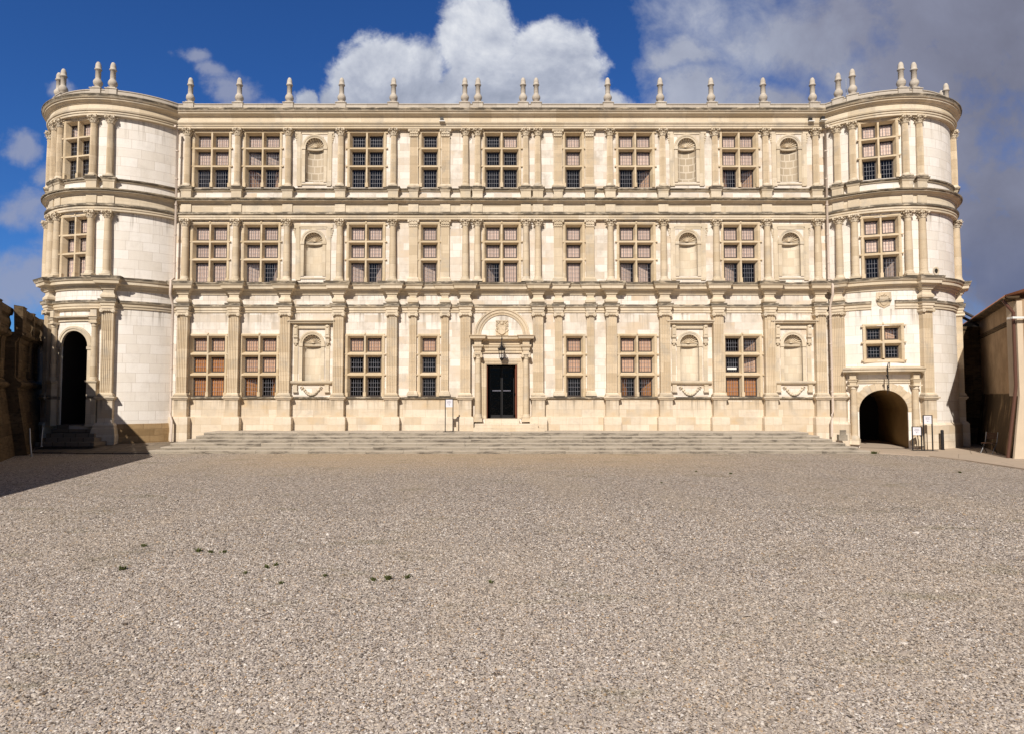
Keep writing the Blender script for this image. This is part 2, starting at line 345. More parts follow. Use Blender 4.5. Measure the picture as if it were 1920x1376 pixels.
# window builder -----------------------------------------------------------
cache={}
def build_window(W,rows,ncol,mull=.2,closed_sill=False):
    z0=rows[-1][0]; z1=rows[0][1]
    mb=MB(); e=.20; zb=z0-(.17 if closed_sill else 0.)
    # moulded surround, as mitred rings
    ring=[(e,.0,0),(e,.045,0),(e-.04,.06,0),(.125,.055,0),(.115,.04,0),(SPL+.01,.04,0),(SPL,.02,0),(0,-.19,0),(-.005,-.26,0)]
    def rect(o): return (-W/2-o, W/2+o, (z0-o) if closed_sill else z0, z1+o)
    pts=[]
    for o,d,_ in ring:
        a,b,c,dd=rect(o); pts+=[(a,-d,c),(b,-d,c),(b,-d,dd),(a,-d,dd)]
    n=len(ring); fs=[]
    for j in range(n-1):
        for i in range(4):
            if i==0 and not closed_sill: continue
            i2=(i+1)%4; fs.append((j*4+i,j*4+i2,(j+1)*4+i2,(j+1)*4+i))
    mb.add(pts,fs)
    # ears of the crossing mouldings
    for zz in [z1+.085]+[(rows[i][0]+rows[i+1][1])/2 for i in range(len(rows)-1)]+([z0-.1] if closed_sill else []):
        for s in (-1,1): mb.box(s*(W/2+e+.02)-.06,s*(W/2+e+.02)+.06,-.075,0,zz-.03,zz+.03)
    for x in ([0] if ncol==2 else []): mb.box(x-.035,x+.035,-.085,0,z1+e-.04,z1+e+.045)
    if not closed_sill:
        for x in (-W/2-.10,W/2+.10): mb.box(x-.05,x+.05,-.07,.05,z0,z0+.2)
        if ncol==2: mb.box(-.07,.07,-.06,.15,z0,z0+.22)
    # mullion and transoms with chamfered noses
    nose=lambda h:[(-h,-.19),(-h+.015,-.15),(-.045,.02),(-.035,.035),(.035,.035),(.045,.02),(h-.015,-.15),(h,-.19),(h,-.25),(-h,-.25)]
    if ncol==2:
        p=nose(mull/2); mb.prismz([(a,-d) for a,d in p],z0,z1+.09)
    for i in range(len(rows)-1):
        zc=(rows[i][0]+rows[i+1][1])/2; h=(rows[i][0]-rows[i+1][1])/2
        q=nose(h); poly=[(zc+a,d-.002) for a,d in q]
        pts=[(-W/2-.09,-d,z) for z,d in poly]+[(W/2+.09,-d,z) for z,d in poly]; k=len(poly)
        mb.add(pts,[tuple(range(k)),tuple(range(2*k-1,k-1,-1))]+[(i_,(i_+1)%k,(i_+1)%k+k,i_+k) for i_ in range(k)])
    # casements, lattice, glass
    ca=MB(); gl=MB(); lights=[]
    xs=[(-W/2,W/2)] if ncol==1 else [(-W/2,-mull/2),(mull/2,W/2)]
    for (a,b) in rows:
        for (x0,x1) in xs:
            lights.append((x0,x1,a,b)); w=.055; y0,y1=.20,.235
            ca.box(x0,x0+w,y0,y1,a,b); ca.box(x1-w,x1,y0,y1,a,b); ca.box(x0+w,x1-w,y0,y1,a,a+w); ca.box(x0+w,x1-w,y0,y1,b-w,b)
            gx0,gx1,ga,gb=x0+w,x1-w,a+w,b-w; r=.006
            nx=max(4,round((gx1-gx0)/.118)); nz=max(3,round((gb-ga)/.20))
            for i in range(1,nx): x=gx0+(gx1-gx0)*i/nx; ca.box(x-r,x+r,y0+.012,y0+.028,ga,gb,1)
            for i in range(1,nz): z=ga+(gb-ga)*i/nz; ca.box(gx0,gx1,y0+.009,y0+.012,z-r,z+r,1)
            pass
    gl.add([(-W/2+.02,.222,z0+.02),(W/2-.02,.222,z0+.02),(W/2-.02,.222,z1-.02),(-W/2+.02,.222,z1-.02)],[(0,1,2,3)])
    return mb.mesh('window',M['window']),ca.mesh('casement',[M['casement'],M['lead']]),gl.mesh('pane',M['glass']),lights,(W,z0-(.0),z1)

def window(key,args,surf,u,code,pal,zoff=0,d=0,parent=castle):
    if key not in cache: cache[key]=build_window(*args)
    sm,cm,gm,lights,_=cache[key]
    loc,rz=surf.at(u,d,zoff); w=link(sm,'window',parent,loc,rz)
    link(cm,'casement',w); 
    code=code.replace('/','')
    if 'o' in code:                      # one casement stands open: glass left out of that light only
        gb=MB(); x0,x1,a,b=lights[0]; W,z0,z1=cache[key][4]; xm=x1+.08; zm=a-.07
        p=[(xm,z1-.02),(xm,zm),(-W/2+.02,zm),(-W/2+.02,z0+.02),(W/2-.02,z0+.02),(W/2-.02,z1-.02)]
        gb.add([(q,.222,z) for q,z in p],[(0,1,4,5),(1,2,3,4)])
        gb.obj('pane',M['glass'],w)
    else: link(gm,'pane',w)
    for i,(c,(x0,x1,a,b)) in enumerate(zip(code,lights)):
        if c in 'do': continue
        sb=MB(); wd=x1-x0-.03; col=pal[min(i*len(pal)//len(code),len(pal)-1)]
        if c=='c': sb.box(x0+.015,x1-.015,.262,.29,a+.01,b-.01)
        else:
            ang=R_(52 if c in 'ab' else 24); dx,dy=math.cos(ang)*wd,math.sin(ang)*wd; th=.03
            if c in 'ae': p=[(x0+.015,.26),(x0+.015+dx,.26+dy),(x0+.015+dx-th*.7,.26+dy+th*.7),(x0+.0,.29)]
            else: p=[(x1-.015,.26),(x1-.0,.29),(x1-.015-dx+th*.7,.26+dy+th*.7),(x1-.015-dx,.26+dy)]
            sb.prismz(p,a+.01,b-.01)
        sb.obj('shutter',col,w)
    return w

P2=[M['shut_pale'],M['shut_pale'],M['shut_mid']]; P1=[M['shut_pale'],M['shut_pale'],M['shut_pale']]; P0=[M['shut_mid'],M['shut_mid'],M['shut_brown']]; P0b=[M['shut_mid'],M['shut_brown'],M['shut_brown']]
W2=1.54; W1=.68
holes=[]; FW=[]
def fwin(x,floor,kind,code,pal):
    rows={2:ROW2,1:ROW1,0:ROW0}[floor]; W=W2 if kind==2 else W1
    holes.append((x-W/2-.10,x+W/2+.10,rows[-1][0]-.02,rows[0][1]+.10)); window((floor,kind),(W,rows,kind),F,x,code,pal)
XW=dict(a=-14.53,b=-11.98,c=-6.76,n=-3.6,nr=3.6,d=6.70,e=11.9)
fwin(XW['a'],2,2,'cc/cc/dd',P2); fwin(XW['b'],2,2,'cc/ee/ab',P2); fwin(XW['c'],2,2,'dd/dd/dd',P2); fwin(XW['n'],2,1,'d/d/d',P2)
fwin(0,2,2,'dc/dd/dd',P2); fwin(XW['nr'],2,1,'c/c/d',P2); fwin(XW['d'],2,2,'cc/cc/db',P2); fwin(XW['e'],2,2,'cc/cc/ab',P2)
fwin(XW['a'],1,2,'cc/cc/cc',P1); fwin(XW['b'],1,2,'cc/cc/eb',P1); fwin(XW['c'],1,2,'cc/cc/eb',P1); fwin(XW['n'],1,1,'c/c/e',P1)
fwin(0,1,2,'cc/cc/ac',P1); fwin(XW['nr'],1,1,'c/c/c',P1); fwin(XW['d'],1,2,'cc/cc/ee',P1); fwin(XW['e'],1,2,'cc/cc/ed',P1)
fwin(XW['a'],0,2,'cc/cc/cc',P0b); fwin(XW['b'],0,2,'cc/cc/eb',P0); fwin(XW['c'],0,2,'cc/dd/dd',P0); fwin(XW['n'],0,1,'c/d/d',P0)
fwin(XW['nr'],0,1,'c/c/d',P0); fwin(XW['d'],0,2,'cc/cc/ab',P0)
wopen=[window((0,2),(W2,ROW0,2),F,XW['e'],'ob/df/cc',P0)]; holes.append((XW['e']-W2/2-.10,XW['e']+W2/2+.10,ROW0[-1][0]-.02,ROW0[0][1]+.10))
nb=MB(); nb.box(-.70,-.24,.17,.176,3.80,3.90); nb.obj('paper_notice',M['white'],wopen[0])

# niches -------------------------------------------------------------------
def arc(cx,zc,r,a0,a1,n): return [(cx+r*math.cos(a0+(a1-a0)*i/n),zc+r*math.sin(a0+(a1-a0)*i/n)) for i in range(n+1)]
def ring_band(mb,cx,zc,r0,r1,d0,d1,n=22,mat=0,a0=pi,a1=0.,steps=None,surf=None,u0=0):
    prof=steps or [(r0,d0),(r0,d1),(r1,d1),(r1,d0)]
    pts=[];tx=[];k=len(prof)
    for i in range(n+1):
        a=a0+(a1-a0)*i/n
        for r,d in prof:
            u=cx+r*math.cos(a); z=zc+r*math.sin(a)
            pts.append(surf.P(u0+u,d,z) if surf else (u,-d,z)); tx.append((a*r1,r,d))
    fs=[(i*k+j,i*k+j+1,(i+1)*k+j+1,(i+1)*k+j) for i in range(n) for j in range(k-1)]
    mb.add(pts,fs,mat,tx); mb.add(pts[:k],[tuple(range(k-1,-1,-1))],mat,tx[:k]); mb.add(pts[-k:],[tuple(range(k))],mat,tx[-k:])
NW=.46
def build_niche(zb,zs,ground):
    n=20
    mb=MB()
    # concave back
    pts=[];tx=[]
    for i in range(n+1):
        a=pi-pi*i/n; u=NW*math.cos(a); d=-.05-.33*math.sin(a)
        for z in (zb,zs): pts.append((u,-d,z)); tx.append((u*1.4,z,d))
    mb.add(pts,[(2*i,2*i+2,2*i+3,2*i+1) for i in range(n)],1,tx,True)
    # floor
    fl=[(NW*math.cos(pi-pi*i/n),.05+.33*math.sin(pi-pi*i/n),zb) for i in range(n+1)]; mb.add(fl,[tuple(range(n+1))])
    # wall piece above the arch (fills the rectangular opening)
    ar=arc(0,zs,NW,pi,0,n); ztop=zs+NW+.05
    for i in range(n):
        (a,b),(c,d)=ar[i],ar[i+1]
        mb.add([(a,0,b),(c,0,d),(c,0,ztop),(a,0,ztop)],[(0,1,2,3)],1); mb.add([(a,0,b),(a,.06,b),(c,.06,d),(c,0,d)],[(0,1,2,3)])
    for s in (-1,1): mb.add([(s*NW,0,zb),(s*NW,.06,zb),(s*NW,.06,zs),(s*NW,0,zs)],[(0,1,2,3) if s<0 else (3,2,1,0)])
    # archivolt, imposts, inner jambs
    ring_band(mb,0,zs,NW,NW+.17,0,.05,steps=[(NW,-.02),(NW,.03),(NW+.07,.035),(NW+.08,.055),(NW+.15,.065),(NW+.17,.05),(NW+.17,0)])
    for s in (-1,1):
        x=s*(NW+.085); mb.box(x-.10,x+.10,-.075,.0,zs-.13,zs-.0); mb.box(x-.08,x+.08,-.04,.0,zb,zs-.13)
    # shell
    sh=MB(); na,nr=80,7; pts=[]
    for i in range(na+1):
        al=pi*i/na
        for j in range(nr+1):
            r=j/nr; rib=math.cos(al*20)
            rr=NW*r*(1-(.13*(1-rib)/2 if j==nr else 0))
            d=-.03-.20*math.sqrt(max(0,1-min(1,r*.98)**2))+.035*(r**.5)*rib
            pts.append((rr*math.cos(al),-d,zs+.03+rr*math.sin(al)*.97))
    k=nr+1; sh.add(pts,[(i*k+j,i*k+j+1,(i+1)*k+j+1,(i+1)*k+j) for i in range(na) for j in range(nr)],0,smooth=True)
    # back of the hood behind the shell and the curved shelf under it
    pts=[]
    for i in range(n+1):
        a=pi-pi*i/n
        for q,(ext,z) in enumerate(((0,zs-.13),(.05,zs-.10),(.06,zs-.02),(.0,zs+.02))):
            pts.append(((NW-ext)*math.cos(a),.05+(.21-ext)*math.sin(a),z))
    sh.add(pts,[(i*4+j,(i+1)*4+j,(i+1)*4+j+1,i*4+j+1) for i in range(n) for j in range(3)],0)
    sh.ball((0,.17,zs+.06),.06,8,0,(1.5,.6,.6))
    fr=MB(); gar=None; hood=None
    if not ground:
        # eared, moulded frame
        o=.78; zt=zs+NW+.42; z0=zb-.17
        prof=[(0,0),(0,.05),(.05,.07),(.13,.07),(.15,.04),(.17,.0)]
        for s in (-1,1):
            fr.box(s*o-.09,s*o+.09,-.055,0,z0+.002,zt-.22); fr.box(s*(o-.11)-.03,s*(o-.11)+.03,-.03,0,z0+.10,zt-.22)
            fr.box(s*(o+.05)-.14,s*(o+.05)+.14,-.06,0,zt-.22,zt-.001)
            for q in range(4): fr.box(s*(o+.17-.025*q)-.04,s*(o+.17-.025*q)+.04,-.05+.006*q,0,zt-.34-.11*q,zt-.25-.11*q)
            fr.box(s*(o-.05)-.11,s*(o-.05)+.11,-.058,0,z0-.04,z0+.10)
        fr.box(-o+.091,o-.091,-.052,0,zt-.14,zt-.01); fr.box(-o+.12,o-.12,-.03,0,zt-.24,zt-.142); fr.box(-o+.07,o-.07,-.048,0,z0+.03,z0+.09)
    else:
        zt=6.2; 
        for s in (-1,1):
            x=s*.78; fr.box(x-.10,x+.10,-.05,0,3.25,5.15)
            # console bracket with scroll ends
            fr.box(x-.10,x+.10,-.16,0,5.42,5.95); fr.box(x-.07,x+.07,-.185,0,5.5,5.82); fr.box(x-.12,x+.12,-.20,0,5.35,5.42); fr.box(x-.09,x+.09,-.13,0,5.15,5.35); fr.box(x-.11,x+.11,-.15,0,5.08,5.15)
            fr.ball((x,-.06,5.03),.075,8); fr.ball((x,-.15,5.9),.085,8,0,(1.1,.8,.9))
            fr.box(x-.10,x+.10,-.13,0,2.76,3.05); fr.box(x-.13,x+.13,-.15,0,2.69,2.76)
        fr.box(-.66,.66,-.09,0,5.80,5.93)
        hood=MB()
        hp=[(6.0-.05,.02),(6.0,.05),(6.03,.10),(6.06,.24),(6.13,.26),(6.14,.31),(6.19,.33),(6.2,.30)]
        hood.rloft(1.70,[(z,e) for z,e in hp],.0); 
        for s in (-1,1): hood.rloft(0,[(0,0),(0,0)],0) if False else None
        sill=MB(); sill.rloft(1.86,[(3.05,.0),(3.10,.06),(3.14,.10),(3.22,.12),(3.24,.10)],.06)
        gar=MB()
        for i in range(11):
            t=i/10; x=-.42+.84*t; z=2.92-.34*math.sin(pi*t)**.8; r=.058+.028*math.sin(pi*t)
            gar.ball((x,-.045,z),r,8,0,(1,.8,1))
            if i%2: gar.ball((x+.05,-.07,z+.03),r*.6,6)
        for s in (-1,1):
            gar.tube([(s*.42,-.03,2.98),(s*.55,-.035,2.93),(s*.50,-.035,2.83),(s*.40,-.035,2.86)],.022,6)
    return mb.mesh('niche',[M['carve2'],M['nicheback' if zb>12 else 'nicheclean']]),sh.mesh('shell',M['carve2']),fr.mesh('frame',M['carve2']),(hood.mesh('hood',M['carve2']),sill.mesh('sill',M['carve2']),gar.mesh('garland',M['carve2'])) if ground else None
def niche(x,floor):
    zb,zs={2:(13.16,14.95),1:(8.42,10.15),0:(3.24,5.05)}[floor]
    if ('n',floor) not in cache: cache[('n',floor)]=build_niche(zb,zs,floor==0)
    a,b,c,g=cache[('n',floor)]
    o=link(a,'niche',castle,(x,0,0)); link(b,'shell',o); link(c,'frame',o)
    if g:
        for me,nm in zip(g,('hood','sill','garland')): link(me,nm,o)
    holes.append((x-NW,x+NW,zb,zs+NW+.05))
for fl in (2,1,0):
    for x in (-9.38,9.28,14.40): niche(x,fl)

# front wall ---------------------------------------------------------------
DOOR=(-.75,.77,1.40,4.03); holes.append(DOOR)
def grid_wall(mb,surf,u0,u1,z0,z1,holes,depth=.55,maxstep=99.,mat=0):
    us=sorted({u0,u1,*[h[0] for h in holes],*[h[1] for h in holes]}); zs=sorted({z0,z1,*[h[2] for h in holes],*[h[3] for h in holes]})
    fu=[us[0]]
    for b in us[1:]:
        n=max(1,math.ceil((b-fu[-1])/maxstep)); a=fu[-1]; fu+=[a+(b-a)*(i+1)/n for i in range(n)]
    inh=lambda u,z: any(h[0]<u<h[1] and h[2]<z<h[3] for h in holes)
    for i in range(len(fu)-1):
        for j in range(len(zs)-1):
            a,b,c,d=fu[i],fu[i+1],zs[j],zs[j+1]
            if inh((a+b)/2,(c+d)/2): continue
            q=[(a,c),(b,c),(b,d),(a,d)]; mb.add([surf.P(u,0,z) for u,z in q],[(0,1,2,3)],mat,[(u,z,0) for u,z in q])
    for h in holes:
        dp=h[4] if len(h)>4 else depth
        uu=[u for u in fu if h[0]-1e-6<=u<=h[1]+1e-6]
        for (u,s) in ((h[0],0),(h[1],1)):
            q=[(u,0,h[2]),(u,-dp,h[2]),(u,-dp,h[3]),(u,0,h[3])]; mb.add([surf.P(*p) for p in q],[(0,1,2,3) if s==0 else (3,2,1,0)],mat,[(p[1],p[2],0) for p in q])
        for (z,s) in ((h[2],0),(h[3],1)):
            for a,b in zip(uu,uu[1:]):
                q=[(a,0,z),(b,0,z),(b,-dp,z),(a,-dp,z)]; mb.add([surf.P(*p) for p in q],[(0,1,2,3) if s==0 else (3,2,1,0)],mat,[(p[0],p[1],0) for p in q])
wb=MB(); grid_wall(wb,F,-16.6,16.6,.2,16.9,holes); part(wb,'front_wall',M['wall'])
# rooms behind the windows
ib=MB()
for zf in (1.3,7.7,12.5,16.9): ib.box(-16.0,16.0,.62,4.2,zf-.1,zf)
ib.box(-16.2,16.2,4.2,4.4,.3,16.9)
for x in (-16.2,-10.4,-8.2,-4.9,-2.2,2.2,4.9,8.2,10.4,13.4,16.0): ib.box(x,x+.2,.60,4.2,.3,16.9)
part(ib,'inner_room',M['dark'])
rb=MB(); rb.box(-16.6,16.6,.0,12.,16.72,16.88); rb.box(-16.6,16.6,11.8,12.,0,16.72); part(rb,'roof_slab',M['weather'])

# towers -------------------------------------------------------------------
WINL=-13.6*DEG; WINR=-18.5*DEG; TW=1.30
def tower(surf,side,wu,first_code,second_code,extra):
    h=[]
    for rows,code,pal,key in ((ROW2,second_code,P2,'t2'),(ROW1,first_code,P1,'t1')):
        window((key,),(TW,rows,2,.17),surf,wu,code,pal,d=-.05)
        h.append((wu-TW/2-.10,wu+TW/2+.10,rows[-1][0]-.02,rows[0][1]+.10))
    h+=extra
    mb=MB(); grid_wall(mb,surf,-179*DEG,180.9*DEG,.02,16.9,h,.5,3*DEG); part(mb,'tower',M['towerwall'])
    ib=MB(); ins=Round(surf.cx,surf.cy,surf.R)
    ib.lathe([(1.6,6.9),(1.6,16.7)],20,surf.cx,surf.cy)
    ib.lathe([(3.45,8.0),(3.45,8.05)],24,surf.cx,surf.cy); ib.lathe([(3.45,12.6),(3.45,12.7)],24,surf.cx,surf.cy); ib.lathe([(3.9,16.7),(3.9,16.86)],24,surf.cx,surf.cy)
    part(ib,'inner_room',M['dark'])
# profiles (d,z)
def prof_top(dz=0): return [(.0,15.80),(.20,15.82),(.20,15.92),(.235,15.93),(.235,16.02),(.28,16.03),(.30,16.10),(.22,16.12),(.20,16.36),(.24,16.37),(.27,16.42),(.36,16.47),(.40,16.50),(.40,16.57),(.45,16.58),(.50,16.68),(.52,16.70),(.52,16.74),(-.05,16.76)]
ARCH1=[(.0,11.22),(.17,11.23),(.17,11.33),(.20,11.34),(.20,11.44),(.26,11.47),(.27,11.55),(.13,11.57),(.13,11.60)]
FRIEZE1=[(.0,11.58),(.13,11.60),(.13,12.0),(.0,12.02)]
STR1=[(.0,11.98),(.17,12.0),(.20,12.06),(.33,12.11),(.36,12.12),(.36,12.16),(.385,12.17),(.395,12.185),(.42,12.195),(.43,12.25),(.0,12.275)]
SILL2=[(.0,12.66),(.06,12.68),(.08,12.74),(.13,12.76),(.14,12.81),(.0,12.83)]
CORN0=[(0,7.46),(.05,7.48),(.07,7.55),(.12,7.58),(.15,7.66),(.28,7.72),(.31,7.73),(.31,7.86),(.36,7.89),(.40,7.98),(.42,8.0),(.42,8.04),(0,8.10)]
ARCH0=[(0,6.58),(.05,6.6),(.05,6.7),(.085,6.71),(.085,6.82),(.14,6.86),(.16,6.93),(.17,6.98),(0,7.0)]
PLCAP=[(0,2.30),(.06,2.32),(.08,2.37),(.15,2.39),(.16,2.44),(0,2.47)]
SILL1=None
def off(p,dz): return [(d,z+dz) for d,z in p]
def entab(surf,u0,u1,dz,ground_gap=None):
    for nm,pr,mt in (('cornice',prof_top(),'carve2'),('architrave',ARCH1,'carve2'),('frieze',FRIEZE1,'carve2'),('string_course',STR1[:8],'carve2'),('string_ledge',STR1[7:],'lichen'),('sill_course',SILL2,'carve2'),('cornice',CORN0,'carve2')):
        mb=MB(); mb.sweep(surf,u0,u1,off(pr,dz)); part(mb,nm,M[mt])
    mb=MB()
    if ground_gap: mb.sweep(surf,u0,ground_gap[0],off(ARCH0,dz)); mb.sweep(surf,ground_gap[1],u1,off(ARCH0,dz))
    else: mb.sweep(surf,u0,u1,off(ARCH0,dz))
    part(mb,'architrave',M['carve2'])
    mb=MB(); mb.sweep(surf,u0,u1,[(-.02,16.73+dz),(.07,16.74+dz),(.07,17.08+dz),(.10,17.09+dz),(.10,17.13+dz),(-.38,17.15+dz),(-.38,16.73+dz)]); part(mb,'parapet',M['weather'])
entab(F,-16.55,16.55,0)
entab(TL,-125*DEG,52*DEG,.006)
entab(TR,-52*DEG,125*DEG,.006,(-25.5*DEG,-11.5*DEG))
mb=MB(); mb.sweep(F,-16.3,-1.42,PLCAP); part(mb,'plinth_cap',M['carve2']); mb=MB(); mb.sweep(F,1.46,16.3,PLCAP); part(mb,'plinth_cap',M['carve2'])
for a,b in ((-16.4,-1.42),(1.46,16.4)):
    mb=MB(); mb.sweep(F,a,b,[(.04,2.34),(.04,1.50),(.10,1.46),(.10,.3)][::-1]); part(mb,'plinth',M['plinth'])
wc=MB()
for i in range(46):
    x=-15.9+i*.71+random.uniform(-.1,.1)
    for q in (0,.13): wc.box(x+q,x+q+.05,-.16,-.06,16.78,16.86)
part(wc,'bracket_glints',M['white'])  # white boxes stand in for the glints of small parapet brackets

# pillars ------------------------------------------------------------------
def leafcap(mb,z0,z1,r,flat=None):
    H=z1-z0
    if flat is None:
        mb.lathe([(r*1.02,z0),(r*1.1,z0+.03),(r*1.0,z0+.05),(r*1.15,z0+H*.6),(r*1.5,z1-.07)],14)
        for tier,(za,zb,n,o) in enumerate(((.05,.45,8,0),(.28,.72,8,.5),(.6,.86,8,0))):
            for i in range(n):
                a=2*pi*(i+o)/n; c,s=math.sin(a),-math.cos(a); tx,ty=math.cos(a),math.sin(a); w=r*.36
                pr=[(r*1.06,z0+H*za,w),(r*1.22,z0+H*(za+zb)/2,w*1.1),(r*1.55+tier*.02,z0+H*(zb-.04),w*.75),(r*1.66+tier*.02,z0+H*(zb-.13),w*.3)]
                pts=[]
                for rr,z,ww in pr: pts+=[(c*rr+tx*ww,s*rr+ty*ww,z),(c*(rr+.02),s*(rr+.02),z+.01),(c*rr-tx*ww,s*rr-ty*ww,z)]
                mb.add(pts,[(j*3+k,j*3+k+1,(j+1)*3+k+1,(j+1)*3+k) for j in range(3) for k in range(2)])
        for a in (pi/4,3*pi/4,5*pi/4,7*pi/4):
            c,s=math.sin(a),-math.cos(a); mb.ball((c*r*1.85,s*r*1.85,z1-.11),.055,8); mb.tube([(c*r*1.2,s*r*1.2,z0+H*.62),(c*r*1.6,s*r*1.6,z1-.10)],.022,5)
        w=r*1.55; ab=[(-w,-w),(0,-w*.84),(w,-w),(w*.84,0),(w,w),(0,w*.84),(-w,w),(-w*.84,0)]
        mb.prismz(ab,z1-.06,z1); mb.ball((0,-r*1.45,z1-.04),.05,6)
    else:
        w=flat; mb.rloft(w,[(z0,.0),(z0+.03,.03),(z0+.05,.0),(z0+H*.6,.02),(z1-.07,.06)],r)
        for za,zb,n,o in ((.06,.45,4,0),(.35,.8,3,0)):
            for i in range(n):
                x=-w/2+w*(i+.5)/n; ww=w/n*.42
                mb.box(x-ww,x+ww,-r-.045,-r,z0+H*za,z0+H*zb); mb.ball((x,-r-.06,z0+H*(zb-.05)),.045,6,0,(1,.8,.7))
        for s in (-1,1): mb.ball((s*(w/2+.03),-r-.05,z1-.11),.06,8)
        mb.rloft(w,[(z1-.06,.07),(z1,.09)],r)
def attic(mb,r,z0,h,d,w):
    mb.box(-w,w,-w,w+.05,z0,z0+h*.36)
    mb.lathe([(r*1.3,z0+h*.36),(r*1.38,z0+h*.46),(r*1.3,z0+h*.58),(r*1.12,z0+h*.66),(r*1.2,z0+h*.8),(r*1.12,z0+h*.92),(r,z0+h)],16)
CM={}
def col_meshes(fluted,zb,zs,zc,zt,r):
    s=MB()
    if fluted: s.lathe([(r,zs),(r,(zs+zc)/2),(r*.88,zc)],40,flute=1,amp=.13,smooth=False)
    else: s.lathe([(r*1.02,zs),(r*1.02,zs+(zc-zs)*.35),(r*.86,zc)],20)
    b=MB(); attic(b,r,zb,zs-zb,0,r*1.45)
    c=MB(); leafcap(c,zc,zt,r*.9)
    return s.mesh('column',M['carve']),b.mesh('base',M['carve2']),c.mesh('capital',M['carve2'])
def flute_poly(w,p,n,g=.03):
    pts=[(w/2,.06),(-w/2,.06),(-w/2,-p)]; m=w*.10; f=(w-2*m)/n
    for i in range(n):
        a=-w/2+m+f*i; pts+=[(a+f*.14,-p),(a+f*.28,-p+g),(a+f*.72,-p+g),(a+f*.86,-p)]
    return pts+[(w/2,-p)]
def pil_meshes(w,p,n,zb,zs,zc,zt,ionic):
    s=MB()
    if n: s.prismz(flute_poly(w,p,n),zs,zc)
    else: s.box(-w/2,w/2,-p,.06,zs,zc)
    b=MB(); h=zs-zb
    b.rloft(w,[(zb,.09),(zb+h*.34,.09),(zb+h*.35,.075),(zb+h*.5,.085),(zb+h*.6,.05),(zb+h*.75,.055),(zb+h,.0)],p)
    c=MB()
    if ionic:
        c.rloft(w,[(zc,.0),(zc+.03,.03),(zc+.06,.01),(zc+.09,.05),(zt-.05,.06),(zt-.05,.08),(zt,.10)],p)
        for sg in (-1,1):
            for y in (-p-.05,):
                c.tube([(sg*(w/2+.0),-p-.10,zc+.07),(sg*(w/2),.05,zc+.07)],.085,10)
                c.tube([(sg*(w/2+.0),-p-.115,zc+.07),(sg*(w/2),-p-.09,zc+.07)],.04,8)
        for i in range(5): c.ball((-w*.3+w*.15*i,-p-.07,zc+.07),.042,6,0,(.9,.8,1.1))
    else: leafcap(c,zc,zt,p,w)
    return s.mesh('pilaster',M['carve']),b.mesh('base',M['carve2']),c.mesh('capital',M['carve2'])
CM['c2']=col_meshes(True,12.84,13.03,15.43,15.82,.155); CM['c1']=col_meshes(False,8.10,8.36,10.86,11.235,.165)
CM['p2']=pil_meshes(.42,.10,6,12.84,13.03,15.43,15.82,False); CM['p1']=pil_meshes(.42,.10,0,8.10,8.36,10.86,11.235,False)
CM['g']=pil_meshes(.50,.28,5,2.46,2.66,6.40,6.60,True); CM['gn']=pil_meshes(.36,.12,4,2.50,2.76,6.40,6.60,True)
def pillar(kind,surf,u,d=0,dz=0):
    s,b,c=CM[kind]; o=put(s,'pilaster' if kind[0] in 'pg' else 'column',surf,u,dz,d); link(b,'base',o); link(c,'capital',o); return o
m=MB(); m.rloft(.50,[(12.26,.0),(12.62,.0),(12.66,.03),(12.72,.045),(12.78,.09),(12.84,.10)],.24); ped2=m.mesh('pedestal',M['carve2'])
m=MB(); m.rloft(.44,[(12.26,.0),(12.62,.0),(12.66,.03),(12.72,.045),(12.78,.09),(12.84,.10)],.17); ped2n=m.mesh('pedestal',M['carve2'])
m=MB(); m.rloft(.50,[(11.59,0),(11.99,0)],.19); frb=m.mesh('frieze_block',M['carve2'])
def eblock(w,dd):
    m=MB()
    m.rloft(w,[(6.60,.05),(6.70,.05),(6.71,.085),(6.82,.085),(6.86,.14),(6.98,.165),(7.02,.17),(7.03,.02),(7.10,.09),(7.20,.085),(7.28,.03),(7.33,.0),(7.46,.0),(7.48,.05),(7.55,.07),(7.58,.12),(7.66,.15),(7.72,.26),(7.73,.30),(7.86,.31),(7.89,.35),(8.0,.40),(8.07,.42)],dd); return m.mesh('entablature_block',M['carve2'])
EB=eblock(.46,.26); EBn=eblock(.34,.09); EBd=None
m=MB(); m.rloft(.62,[(.3,.11),(1.44,.11),(1.50,.06),(1.52,.0),(2.31,.0),(2.33,.05),(2.38,.06),(2.40,.11),(2.46,.12),(2.475,.10)],.32); pedg=m.mesh('pedestal',M['plinth'])
CX=[15.68,13.18,10.65,8.03,5.40]
for sx in (-1,1):
    for x in CX: 
        x*=sx
        pillar('g',F,x); put(pedg,'pedestal',F,x); put(EB,'entablature_block',F,x)
        pillar('c1',F,x,.16); pillar('c2',F,x,.14); put(ped2,'pedestal',F,x); put(frb,'frieze_block',F,x)
    for x in (4.39,2.81):
        x*=sx; pillar('gn',F,x); put(EBn,'entablature_block',F,x); pillar('p1',F,x); pillar('p2',F,x); put(ped2n,'pedestal',F,x); put(frb,'frieze_block',F,x)
    x=1.79*sx; pillar('g',F,x); put(pedg,'pedestal',F,x); put(EB,'entablature_block',F,x)
    for x in (1.80,1.20): x*=sx; pillar('c1',F,x,.16); pillar('c2',F,x,.14); put(ped2,'pedestal',F,x); put(frb,'frieze_block',F,x)
LT=[-37.6,-28.6,-.4,10.3]; RT=[-43.6,-34.2,-2.6,7.2,56.,64.]
for surf,angs in ((TL,LT+[-66,-58]),(TR,RT)):
    for a in angs:
        u=a*DEG; pillar('c1',surf,u,.13,.004); pillar('c2',surf,u,.11,.004); put(ped2,'pedestal',surf,u,.004,-.03); put(frb,'frieze_block',surf,u,.004,-.02)
